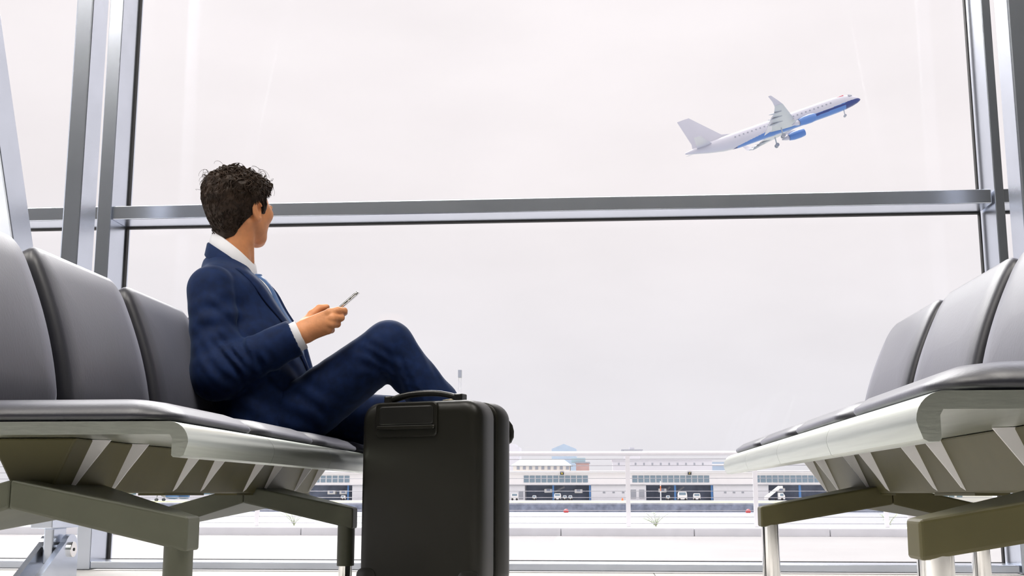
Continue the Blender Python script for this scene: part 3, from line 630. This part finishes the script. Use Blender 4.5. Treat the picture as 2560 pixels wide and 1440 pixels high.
# ------------------------------------------------------------------ seated man
M_skin = mat('skin', (.86, .37, .165), .5, var=.10, scale=30, bump=.06, bscale=160, sub=.0)
M_suit = mat('navy_wool', (.0055, .019, .075), .75, var=.25, scale=40, bump=.03, bscale=700, sheen=.22, spec=.2)
M_shirt = mat('white_shirt', (.90, .90, .95), .8, var=.03, bump=.05, bscale=400)
M_tie = mat('blue_tie', (.06, .15, .36), .5, var=.1, bump=.1, bscale=600, stretch=(1, 1, 4))
M_hair = mat('dark_brown_hair', (.034, .019, .011), .5, var=.4, scale=45, spec=.3)
M_shoe = mat('black_shoe', (.012, .012, .02), .25, var=.1)
PS = empty('person', (-1.05, 3.54, .46), 'seated man in a navy suit holding a phone and looking out of the window', 'person')
YC = 3.545
SHR, SHL = A(-1.166, 3.375, .902), A(-1.155, 3.715, .905)
ELR, ELL = A(-1.118, 3.312, .640), A(-1.12, 3.77, .66)
WRR = A(-.875, 3.352, .765); CUFR = A(-.898, 3.347, .752); WRL = A(-.93, 3.66, .60); CUFL = A(-.95, 3.67, .61)
HPR, KNR, ANR = A(-.95, 3.46, .512), A(-.64, 3.44, .738), A(-.43, 3.50, .30)
HPL, KNL, ANL = A(-.97, 3.64, .53), A(-.60, 3.67, .532), A(-.50, 3.69, .10)
def sm(*ds, k):
    d = ds[0]
    for e in ds[1:]: d = smin(d, e, k)
    return d
def fold(P, c, r, dirn, lam, amp, ph=0):
    dirn = A(*dirn); dirn = dirn/np.linalg.norm(dirn); Q = P - A(*c).astype(np.float32); w_ = np.exp(-(Q*Q).sum(-1)/(r*r)); t = Q@dirn.astype(np.float32)
    tt = t + .006*np.sin(Q[..., 0]*38+Q[..., 1]*45+Q[..., 2]*30); return amp*w_*np.sin(2*math.pi*tt/lam+ph)
# --- torso distance field (shared by jacket and shirt)
def torso(P, off):
    s = (1, .72, 1); yc = YC
    def tc(a, b, ra, rb): return tcap(P, (a[0], yc, a[1]), (b[0], yc, b[1]), ra+off, rb+off, s)
    d = sm(tc((-1.045, .555), (-1.075, .72), .142, .136), tc((-1.075, .72), (-1.130, .87), .136, .122), k=.05)
    if off >= 0: d = smin(d, tcap(P, (-1.035, yc, .62), (-1.03, yc, .50), .138, .142, (1, .66, 1)), .03)
    d = smin(d, tcap(P, (-1.160, 3.41, .892), (-1.160, 3.68, .892), .066+off, .066+off), .07)
    d = smin(d, tcap(P, (-1.172, 3.42, .930), (-1.180, YC, .996), .046+off, .064+off), .05); d = smin(d, tcap(P, (-1.172, 3.67, .930), (-1.180, YC, .996), .046+off, .064+off), .05)
    return d
def arm(P, sh, elb, cuf, rs, re, rc, k=.04):
    return smin(tcap(P, sh, elb, rs, re), tcap(P, elb, cuf, re, rc), k)
lo, hi, h = (-1.36, 3.22, .455), (-.80, 3.86, 1.10), .0052
G = grid(lo, hi, h)
body = torso(G, 0)
armR = arm(G, SHR, ELR, CUFR, .073, .068, .056); armL = arm(G, SHL, ELL, CUFL, .073, .064, .051)
D = smin(smin(body, armR, .014), armL, .02)
# folds at elbow, upper arm and waist
D = D + fold(G, ELR + A(.06, -.05, .05), .07, (.75, 0, .65), .032, .007) + fold(G, ELR + A(.13, -.05, .045), .06, (.95, 0, .3), .036, .0055, 1) + fold(G, SHR + A(.05, -.05, -.10), .07, (.5, 0, .86), .05, .004)
D = D + fold(G, (-1.0, 3.40, .62), .12, (.5, .3, .8), .07, .005) + fold(G, (-1.12, 3.30, .78), .10, (-.4, 0, .9), .06, .003, 2)
# armhole seam: shallow groove where the sleeve meets the body
D = D + .0032*np.exp(-((body-armR)/.006)**2)*np.clip((G[..., 2]-.74)/.06, 0, 1)
# front opening, V shaped, down to the button
z = G[..., 2]; wv_ = np.clip((z-.60)/.42, 0, 1)*.085 - .004
vcut = np.maximum(np.abs(G[..., 1]-YC) - wv_, -(G[..., 0] + 1.075 + (z-.95)*.45)); vcut = np.maximum(vcut, .585-z)
D = smax(D, -vcut, .006)
neckhole = tcap(G, (-1.185, YC, 1.02), (-1.165, YC, 1.2), .062, .07); D = smax(D, -neckhole, .006)
cufhole = tcap(G, tuple(CUFR - (CUFR-ELR)*.06), tuple(CUFR + (CUFR-ELR)*.5), .0445, .048); D = smax(D, -cufhole, .004)
dc = (G - CUFR.astype(np.float32))@((CUFR-ELR)/np.linalg.norm(CUFR-ELR)).astype(np.float32); onarm = np.linalg.norm(G-CUFR.astype(np.float32), axis=-1) < .085
D = np.where(onarm, smax(D, dc, .006), D)
# hollow underside so the jacket opens below
D = np.maximum(D, .47-z)
V, Fs = nets(D, lo, h); V = relax(V, Fs, 3, .45); jk = fastmesh('jacket', V, Fs, M_suit, PS)
JD, JLO, JH = D, lo, h
def surf_x(D_, y, zz, lo_=lo, h_=h):
    """front surface x of the field at (y, z), marching from +x"""
    j = (y-lo_[1])/h_; k = (zz-lo_[2])/h_; j0, k0 = int(j), int(k); fj, fk = j-j0, k-k0
    j0 = min(max(j0, 0), D_.shape[1]-2); k0 = min(max(k0, 0), D_.shape[2]-2)
    c = (D_[:, j0, k0]*(1-fj)*(1-fk) + D_[:, j0+1, k0]*fj*(1-fk) + D_[:, j0, k0+1]*(1-fj)*fk + D_[:, j0+1, k0+1]*fj*fk)
    for i in range(len(c)-2, 0, -1):
        if c[i] < 0 <= c[i+1]: return lo_[0] + h_*(i + c[i]/(c[i]-c[i+1]))
    return None
# --- shirt
SD = torso(G, -.010); SD = smax(SD, -tcap(G, (-1.185, YC, 1.05), (-1.165, YC, 1.2), .05, .06), .004); SD = np.maximum(SD, .50-z); SD = SD + fold(G, (-1.0, 3.5, .85), .15, (.2, 1, .3), .05, .002)
V, Fs = nets(SD, lo, h); V = relax(V, Fs, 2, .4); sh = fastmesh('shirt', V, Fs, M_shirt, PS)
# cuff of the shirt beyond the sleeve
ax = (CUFR-ELR)/np.linalg.norm(CUFR-ELR); e1 = np.cross(ax, A(0, 1, 0)); e1 /= np.linalg.norm(e1); e2 = np.cross(ax, e1)
def ringat(c, r1, r2, n=28): return [tuple(c + e1*r1*math.cos(q) + e2*r2*math.sin(q)) for q in np.linspace(0, 2*math.pi, n, endpoint=False)]
V, Fs = loft([ringat(CUFR-ax*.03, .044, .040), ringat(CUFR+ax*.016, .0445, .0405), ringat(CUFR+ax*.0185, .043, .039), ringat(CUFR+ax*.016, .0415, .0375), ringat(CUFR-ax*.03, .041, .037)], cap=False); new('shirt_cuff', V, Fs, M_shirt, sh, smooth=True)
# shirt collar: tilted band folded down at the neck
def neck_ring(rx, ry, dz, n=48, front=0.0):
    P = []
    for q in np.linspace(0, 2*math.pi, n, endpoint=False):
        c_, s_ = math.cos(q), math.sin(q); x = -1.158 + rx*c_; y = YC + ry*s_
        P.append((x, y, 1.040 - .050*c_ - .012*max(0, c_)**3 + dz - front*max(0, c_)**2))
    return P
V, Fs = loft([neck_ring(.062, .060, -.02), neck_ring(.0635, .0615, .028), neck_ring(.066, .064, .033), neck_ring(.070, .068, .030), neck_ring(.080, .080, -.014, front=.022), neck_ring(.0785, .0785, -.017, front=.022)], cap=False); new('shirt_collar', V, Fs, M_shirt, sh, smooth=True)
# jacket collar: back half outside the shirt collar
R = []
for q in np.linspace(math.radians(66), math.radians(294), 40):
    c_, s_ = math.cos(q), math.sin(q); t = abs(q-math.pi)/math.radians(114); fl_ = 1-.0*t
    base = A(-1.158 + 0*c_, YC, 1.018 - .052*c_ - .02*max(0, c_)**2)
    P = []
    for rr, dz in ((.072, -.02), (.0765, .008), (.080, .012), (.084, .008), (.088+.012*t, -.026-.012*t), (.086+.012*t, -.030-.012*t), (.080, -.016)):
        P.append((base[0]+rr*c_, base[1]+rr*s_, base[2]+dz))
    R.append(P)
V, Fs = loft(R); new('jacket_collar', V, Fs, M_suit, jk, smooth=True, auto=70)
# lapels lying on the chest
for s in (-1, 1):
    rows = []
    for t in np.linspace(0, 1, 26):
        zz = .988 - t*.363; wi = max(.004, (zz-.60)/.42*.085 + .0); wo = wi + .058*(1-t)**.55 + .004
        if t < .10: wo -= .012*(1-t/.10)
        row = []
        for f in (0, .02, .5, .98, 1.0):
            y = YC + s*(wi + (wo-wi)*f - .004); x = surf_x(JD, y, zz - .012*f)
            if x is None: x = surf_x(SD, y, zz) or -1.08
            row.append((x + (.003 if f in (0, 1.0) else .009), y, zz - .012*f))
        rows.append(row)
    for _ in range(3):
        for i in range(1, len(rows)-1): rows[i] = [tuple((A(*rows[i-1][j])+2*A(*rows[i][j])+A(*rows[i+1][j]))/4) for j in range(5)]
    V = [p for r_ in rows for p in r_]; Fs = [(i*5+j, i*5+j+1, (i+1)*5+j+1, (i+1)*5+j) for i in range(25) for j in range(4)]
    if s > 0: Fs = [f[::-1] for f in Fs]
    o = new('lapel', V, Fs, M_suit, jk, smooth=True); so = o.modifiers.new('s', 'SOLIDIFY'); so.thickness = .003; so.offset = -1
V, Fs = tube([(surf_x(JD, YC-.012, .60)-.001, YC-.014, .598), (surf_x(JD, YC-.012, .60)+.004, YC-.014, .598)], .009, 16); new('button', V, Fs, M_shoe, jk, bevel=.001)
# tie
rows = []
for t in np.linspace(0, 1, 24):
    zz = .973 - t*.335; hw = (.016 + .008*math.sin(min(1, t/.09)*math.pi)) if t < .09 else .015 + .024*min(1, (t-.09)/.75)
    if t > .93: hw *= max(.05, (1-t)/.07)
    x = surf_x(SD, YC, zz) or -1.05; bul = .012 if t < .08 else .006
    rows.append([(x+.001, YC-hw, zz), (x+bul, YC-hw*.7, zz), (x+bul+.003, YC, zz), (x+bul, YC+hw*.7, zz), (x+.001, YC+hw, zz)])
for _ in range(2):
    for i in range(1, len(rows)-1): rows[i] = [tuple((A(*rows[i-1][j])+2*A(*rows[i][j])+A(*rows[i+1][j]))/4) for j in range(5)]
V = [p for r_ in rows for p in r_]; o = new('tie', V, [(i*5+j, i*5+j+1, (i+1)*5+j+1, (i+1)*5+j) for i in range(23) for j in range(4)], M_tie, PS, smooth=True); so = o.modifiers.new('s', 'SOLIDIFY'); so.thickness = .003
V, Fs = loft([[(surf_x(SD, YC, .973)+.006+dx, YC+a, .960+b*1.0) for a, b in rrect(w2, .019, .01, 4)] for dx, w2 in ((-.012, .014), (0, .019), (.008, .016), (.012, .01))]); new('tie_knot', V, Fs, M_tie, o, smooth=True)
# --- trousers
lo2, hi2, h2 = (-1.22, 3.30, .05), (-.30, 3.84, .86), .0062
G2 = grid(lo2, hi2, h2)
MIDR = A(-.500, 3.47, .565)
pel = tcap(G2, (-1.05, 3.47, .565), (-1.05, 3.62, .565), .105, .105)
lr = smin(tcap(G2, HPR, KNR, .092, .071), smin(tcap(G2, KNR, MIDR, .070, .065), tcap(G2, MIDR, ANR + A(0, 0, .02), .065, .056), .02), .02)
lr = smin(lr, tcap(G2, (-.90, 3.465, .53), (-.700, 3.46, .670), .085, .064), .03)
ll = smin(tcap(G2, HPL, KNL, .095, .070), smin(tcap(G2, KNL, (KNL+ANL)/2, .068, .066), tcap(G2, (KNL+ANL)/2, ANL + A(0, 0, .03), .066, .058), .02), .02)
D2 = smin(smin(pel, lr, .05), ll, .05)
D2 = D2 + fold(G2, KNR + A(.06, -.05, -.10), .10, (.88, .1, .35), .036, .005) + fold(G2, KNR + A(-.02, -.05, -.06), .06, (.4, 0, .9), .035, .004) + fold(G2, HPR + A(.06, -.05, .05), .10, (.5, 0, .85), .055, .004)
D2 = np.maximum(D2, .452-G2[..., 2] - np.where(G2[..., 0] > -.72, 1, 0).astype(np.float32))
V, Fs = nets(D2, lo2, h2); V = relax(V, Fs, 3, .45); fastmesh('trousers', V, Fs, M_suit, PS)
# belt
V, Fs = loft([[(-1.045 + (.122+o_)*math.cos(q), YC + (.165+o_)*math.sin(q), zz+.02*math.cos(q)) for q in np.linspace(0, 2*math.pi, 40, endpoint=False)] for o_, zz in ((-.004, .60), (.002, .602), (.002, .632), (-.004, .634))], cap=False); new('belt', V, Fs, M_shoe, PS, smooth=True)
# shoes
def shoe(an, d, up, name='shoe'):
    d = d/np.linalg.norm(d); up = up - d*(up@d); up /= np.linalg.norm(up); sd = np.cross(d, up); R = []
    for t, w_, hgt, base in ((-.07, .02, .05, .0), (-.062, .033, .085, 0), (-.03, .038, .10, 0), (.02, .037, .095, 0), (.06, .038, .075, .004), (.11, .044, .058, .004), (.155, .044, .046, .002), (.19, .036, .036, .003), (.21, .02, .024, .006), (.214, .008, .016, .009)):
        R.append([tuple(an + d*t + sd*w_*math.cos(q) + up*(-.085 + base + (hgt-base)*(.5+.5*(abs(math.sin(q))**.7)*(1 if math.sin(q) > 0 else -1)))) for q in np.linspace(0, 2*math.pi, 20, endpoint=False)])
    V, Fs = loft(R); o = new(name, V, Fs, M_shoe, PS, smooth=True)
    V, Fs = loft([[tuple(an + d*(x) + sd*y + up*zz) for x, y in [(.07 + .146*math.cos(q), (.045-.006*math.cos(2*q))*math.sin(q)) for q in np.linspace(0, 2*math.pi, 28, endpoint=False)]] for zz in (-.09, -.080)]); new('sole', V, Fs, M_shoe, o)
shoe(ANL + A(0, 0, -.01), A(1, .05, 0), A(0, 0, 1)); shoe(ANR + A(.01, .005, -.03), A(.5, .42, -.6), A(.45, .2, .7))
# --- hand (right) in a finer field, coordinates from the pose
def hp(x, y, Y):
    X_ = -.885 + (x-745)*.00116; Z_ = .747 - (y-845)*.00116; k = Y/3.325; return A(X_*k, Y, .3+(Z_-.3)*k)
lo3, hi3, h3 = (-.93, 3.285, .715), (-.70, 3.46, .875), .0019
G3 = grid(lo3, hi3, h3)
W0 = WRR - (WRR-ELR)*.25
c3 = lambda a, b, ra, rb: tcap(G3, a, b, ra, rb)
IM, MM, RM, LM = hp(824, 783, 3.318), hp(832, 797, 3.312), hp(829, 812, 3.314), hp(821, 826, 3.322)
wr_ = hp(752, 828, 3.345)
Dh = c3(W0, wr_, .027, .027)
Dh = smin(Dh, c3(hp(746, 842, 3.345), hp(764, 838, 3.335), .022, .023), .02)
for mcp, r0, r1, ww in ((IM, .021, .0135, hp(762, 815, 3.345)), (MM, .020, .0135, hp(764, 823, 3.338)), (RM, .020, .013, hp(764, 832, 3.338)), (LM, .019, .012, hp(764, 840, 3.342))):
    Dh = smin(Dh, c3(ww, mcp, r0, r1), .012)
Dh = smin(Dh, c3(hp(775, 812, 3.372), hp(808, 815, 3.362), .022, .016), .02)
def finger(D_, P, rr, k=.006):
    f = None
    for i in range(len(P)-1):
        q = c3(P[i], P[i+1], rr[i], rr[i+1]); f = q if f is None else smin(f, q, .003)
    return smin(D_, f, k)
Dh = finger(Dh, [IM, hp(845, 777, 3.325), hp(860, 778, 3.345), hp(862, 783, 3.362)], [.0125, .0112, .0100, .0085])
Dh = finger(Dh, [MM, hp(852, 795, 3.332), hp(853, 795, 3.362), hp(838, 792, 3.385)], [.0125, .0112, .010, .0085], .004)
Dh = finger(Dh, [RM, hp(843, 811, 3.335), hp(842, 808, 3.365), hp(828, 803, 3.385)], [.0122, .0108, .0095, .008], .004)
Dh = finger(Dh, [LM, hp(829, 826, 3.345), hp(828, 821, 3.368), hp(817, 815, 3.382)], [.0115, .0095, .0085, .0072], .004)
Dh = finger(Dh, [hp(762, 812, 3.362), hp(780, 786, 3.385), hp(797, 771, 3.398), hp(815, 768, 3.408)], [.0185, .0145, .0118, .0095], .012)
# knuckle bumps and tendons
for m_ in (IM, MM, RM, LM): Dh = smin(Dh, ell(G3, m_ + A(0, -.006, .001), (.009, .006, .008)), .008)
V, Fs = nets(Dh, lo3, h3); V3, F3 = relax(V, Fs, 2, .4), Fs
# --- head and neck
TH = math.radians(29); fv = A(math.sin(TH), math.cos(TH), .03); fv /= np.linalg.norm(fv); rv = np.cross(fv, A(0, 0, 1)); rv /= np.linalg.norm(rv); uv = np.cross(rv, fv)
HC = A(-1.146, 3.56, 1.186); RH = np.stack([fv, rv, uv], 1)
lo4, hi4, h4 = (-1.30, 3.40, .98), (-1.00, 3.73, 1.345), .0027
G4 = grid(lo4, hi4, h4); L4 = ((G4 - HC.astype(np.float32))@RH.astype(np.float32)).astype(np.float32)
e4 = lambda c, r: ell(L4, c, r); k4 = lambda a, b, ra, rb, s=(1, 1, 1): tcap(L4, a, b, ra, rb, s)
Dk = e4((-.008, 0, .028), (.094, .076, .094))
Dk = smin(Dk, e4((.032, 0, -.020), (.064, .071, .080)), .03)
for s in (-1, 1):
    Dk = smin(Dk, k4((-.004, s*.056, -.035), (.058, s*.030, -.083), .018, .018), .024)
    Dk = smin(Dk, e4((.060, s*.052, -.006), (.024, .018, .022)), .018)
    Dk = smin(Dk, k4((.088, s*.04, .022), (.094, s*.012, .02), .008, .008), .012)
    Dk = smax(Dk, -e4((.097, s*.031, .004), (.013, .016, .010)), .01)
    Dk = smin(Dk, e4((.082, s*.031, .003), (.012, .013, .011)), .003)
Dk = smin(Dk, e4((.074, 0, -.090), (.02, .026, .016)), .018)
Dk = smin(Dk, k4((.088, 0, .016), (.101, 0, -.020), .008, .011), .010); Dk = smin(Dk, e4((.090, 0, -.024), (.012, .018, .009)), .006)
Dk = smin(Dk, e4((.088, 0, -.054), (.012, .024, .006)), .005); Dk = smin(Dk, e4((.086, 0, -.064), (.012, .020, .006)), .005)
NB = (A(-1.165, YC, 1.0)-HC)@RH
Dk = smin(Dk, tcap(L4, (-.022, 0, -.05), tuple(NB), .054, .058), .02)
for s, kk in ((1, 1), (-1, 1)): Dk = smin(Dk, k4((-.022, s*.058, -.045), ((NB[0]+.062), NB[1]+s*.022, NB[2]+.01), .015, .012), .012)
# ears
for s in (-1, 1):
    q = L4 - A(-.006, s*.074, -.012).astype(np.float32); ca, sa = math.cos(.25), math.sin(.25)
    f_ = q[..., 0]*ca + q[..., 2]*sa; u_ = -q[..., 0]*sa + q[..., 2]*ca; y_ = q[..., 1]*s + f_*.12
    E = np.stack([f_, y_, u_], -1); er = ell(E, (-.004, .008, .004), (.021, .0085, .033)); er = smin(er, ell(E, (.0, .007, -.022), (.010, .006, .012)), .006)
    er = smax(er, -ell(E, (.003, .015, .004), (.0115, .010, .021)), .004); er = smin(er, ell(E, (.008, .010, -.008), (.005, .006, .007)), .004)
    if s > 0:
        er = smax(er, -ell(E, (.004, .014, .003), (.012, .011, .022)), .003)
        hx = [(-.004 + .0195*math.cos(q), .0125 + .002*math.cos(q), .005 + .0315*math.sin(q)) for q in np.linspace(math.radians(20), math.radians(250), 9)]
        for p_, q_ in zip(hx[:-1], hx[1:]): er = smin(er, tcap(E, p_, q_, .0036, .0036), .002)
        er = smin(er, tcap(E, (-.006, .011, .018), (-.010, .012, -.012), .003, .0035), .003)
    Dk = smin(Dk, er, .005)
V, Fs = nets(Dk, lo4, h4); V4, F4 = relax(V, Fs, 2, .4), Fs
# --- core of the body under the clothes, same skin surface
lo5, hi5, h5 = (-1.30, 3.22, .06), (-.30, 3.88, 1.06), .011
G5 = grid(lo5, hi5, h5)
Dc = torso(G5, -.03); Dc = smin(Dc, arm(G5, SHR, ELR, wr_, .045, .034, .016), .02); Dc = smin(Dc, arm(G5, SHL, ELL, WRL, .045, .038, .026), .02)
Dc = smin(Dc, tcap(G5, WRL, WRL + A(.07, -.03, -.04), .028, .02), .02)
Dc = smin(Dc, tcap(G5, (-1.165, YC, .98), (-1.165, YC, 1.06), .05, .05), .02)
Dc = smin(Dc, smin(tcap(G5, HPR, KNR, .07, .048), smin(tcap(G5, KNR, MIDR, .048, .048), tcap(G5, MIDR, ANR, .048, .032), .02), .02), .03)
Dc = smin(Dc, smin(tcap(G5, HPL, KNL, .068, .048), tcap(G5, KNL, ANL, .048, .032), .02), .03)
V5, F5 = nets(Dc, lo5, h5)
VV = np.concatenate([V3, V4, V5]); FF = np.concatenate([F3, F4+len(V3), F5+len(V3)+len(V4)])
bd = fastmesh('body', VV, FF, M_skin, PS)
# --- hair: cap volume with curl relief, then loose curls
def wav(Q, f, a): return a*(np.sin(Q[..., 0]*f+1.3*np.sin(Q[..., 1]*f*.7))*np.sin(Q[..., 1]*f*1.1+1.1*np.sin(Q[..., 2]*f*.8))+np.sin(Q[..., 2]*f*.9+1.7*np.sin(Q[..., 0]*f*.6)))
Dr = e4((-.018, 0, .030), (.110, .094, .098)); Dr = smin(Dr, e4((-.034, 0, .064), (.094, .086, .060)), .03); Dr = smin(Dr, tcap(L4, (-.060, 0, .0), (-.052, 0, -.075), .060, .040, (1, .9, 1)), .02); Dr = smin(Dr, e4((.036, 0, .080), (.050, .068, .036)), .02)
amp = np.clip((L4[..., 2]+.02)/.07, 0, 1); Dr = Dr - amp*wav(L4, 105, .0032) - amp*wav(L4, 230, .0016) - wav(L4, 480, .0006)
face = np.maximum(np.maximum(-(L4[..., 0]-.022-.45*(np.abs(L4[..., 1])-.05)), L4[..., 2]-.055-.15*L4[..., 0]), -1)
cut1 = np.maximum(-(L4[..., 0] - .036), L4[..., 2]-.060)                # face front
cut2 = np.maximum(-(L4[..., 0] + .020 - .55*(L4[..., 2]+.02)), L4[..., 2]+.016)          # below and behind the ear
cut3 = -(L4[..., 2] + .110 - .42*np.abs(L4[..., 1]))
near_ear = ell(L4, (-.006, .088, -.012), (.024, .03, .036))
Dr = smax(Dr, -cut1, .006); Dr = smax(Dr, -cut2, .006); Dr = smax(Dr, cut3*.9, .004); Dr = smax(Dr, -near_ear, .004)
V, Fs = nets(Dr, lo4, h4); V = relax(V, Fs, 1, .3); hair = fastmesh('hair', V, Fs, M_hair, PS)
rr_ = random.Random(11); cu = MB(); HO = A(-.018, 0, .03)
def hair_pt(d):
    t = np.linspace(.04, .2, 120); Q = (HC + (HO + d*t[:, None])@RH.T - A(*lo4))/h4; I = np.round(Q).astype(int)
    ok = ((I >= 0) & (I < np.array(Dr.shape))).all(1); v = np.full(len(t), 1.0); v[ok] = Dr[I[ok, 0], I[ok, 1], I[ok, 2]]; k = np.nonzero(v < 0)[0]
    return HO + d*t[k[-1]] if len(k) and k[-1] > 20 else None
def rdir(): d = A(rr_.gauss(0, 1), rr_.gauss(0, 1), rr_.gauss(0, 1)); return d/np.linalg.norm(d)
n_c = n_s = 0
while n_c < 1400 or n_s < 2600:
    d = rdir()
    if d[0] > .45 and d[2] < .3: continue
    top = d[2] > .12 + .25*rr_.random()
    if (top and n_c >= 1400) or (not top and n_s >= 2600): continue
    p = hair_pt(d)
    if p is None or p[2] < -.088: continue
    dn_ = A(0, 0, -1.0) + A(.35, 0, 0)*(1 if d[0] > -.2 else 0)
    if top:
        n_c += 1
        tang = np.cross(d, rdir()); tang += .6*(dn_ - d*(dn_@d)) + A(.5, 0, 0); tang -= d*(tang@d); tang /= np.linalg.norm(tang); bt = np.cross(d, tang)
        L_ = rr_.uniform(.02, .042); cr = rr_.uniform(.004, .011); tw = rr_.uniform(1.2, 2.2)*math.pi; lift = rr_.uniform(.1, .75)*(1 if d[2] > .5 else .5); P = []; ph = rr_.uniform(0, 6.28)
        for t in np.linspace(0, 1, 10):
            a_ = tw*t; q = p + tang*L_*(t-.3) + bt*cr*(math.sin(a_+ph)-math.sin(ph))*.8 + d*(cr*(1-math.cos(a_))*lift - .003); P.append(HC + RH@(q - d*.5*(L_*(t-.3))**2/.1))
        cu.tube(P, np.concatenate([np.linspace(.0012, .0026, 4), np.linspace(.0026, .0005, 6)])*rr_.uniform(.4, 1.25), 4, cap=False)
    else:
        n_s += 1
        tang = dn_ - d*(dn_@d) + .45*rdir(); tang -= d*(tang@d); tang /= np.linalg.norm(tang) + 1e-9; bt = np.cross(d, tang); L_ = rr_.uniform(.018, .04)*(.5 if d[2] < -.35 else 1); cr = rr_.uniform(.0, .004); ph = rr_.uniform(0, 6.28); P = []
        for t in np.linspace(0, 1, 7):
            q = p + tang*L_*(t-.6) + bt*cr*math.sin(4*t+ph) + d*(.0012*math.sin(3*t) - .0012); P.append(HC + RH@(q - d*.5*(L_*(t-.6))**2/.1))
        cu.tube(P, np.linspace(.0017, .0005, 7)*rr_.uniform(.7, 1.2), 3, cap=False)
for i in range(80):   # fly-away wisps on top
    a = rr_.uniform(0, 6.28); d = A(.8*math.cos(a), .8*math.sin(a), rr_.uniform(.2, 1.1)); d /= np.linalg.norm(d); p = hair_pt(d)
    if p is None: continue
    t1 = np.cross(d, rdir()); t1 /= np.linalg.norm(t1); R_ = rr_.uniform(.006, .016); P = []
    for t in np.linspace(0, 1, 10): P.append(HC + RH@(p + t1*R_*1.4*math.sin(4.2*t) + d*R_*(1-math.cos(4.2*t))*.9))
    cu.tube(P, np.linspace(.0008, .0004, 10), 3, cap=False)
o = new('loose_curls', cu.V, cu.F, M_hair, hair, smooth=True); o['kind'] = 'stuff'
# ------------------------------------------------------------------ phone in his hand
dl = A(.755, 0, .655); dl /= np.linalg.norm(dl); dw = A(-.12, .93, .17); dw = dw - dl*(dw@dl); dw /= np.linalg.norm(dw); dn = np.cross(dl, dw)
if dn[2] < 0: dn = -dn
tip = A(-.722, 3.372, .888); pc = tip - dl*.072 + dw*.033
PT = lambda a, b, c: tuple(pc + dl*a + dw*b + dn*c)
PH = empty('smartphone', pc - dn*.004, 'slim silver-edged smartphone in the seated man\'s right hand', 'phone')
M_ph = mat('phone_silver', (.78, .77, .76), .22, .9); M_scr = mat('phone_screen', (.02, .02, .022), .1, var=.1, spec=.6); M_phg = mat('phone_gold_edge', (.72, .5, .28), .3, .8)
V, Fs = loft([[PT(a, b, c) for a, b in rrect(.072-i, .035-i, .010-i*.5, 6)] for i, c in ((.0015, -.0045), (0, -.003), (0, .0025), (.001, .0035))]); fr_ = new('phone_frame', V, Fs, M_ph, PH, smooth=True, auto=50)
V, Fs = loft([[PT(a, b, c) for a, b in rrect(.0705-i, .0335-i, .009, 6)] for i, c in ((0, .0034), (0, .0046), (.001, .005))]); new('screen', V, Fs, M_scr, PH)
for a0, a1 in ((.02, .032), (.038, .046)):
    k = MB().box(a0, a1, -.0362, -.0348, -.0015, .001); new('side_button', [PT(*v) for v in k.V], k.F, M_scr, PH)
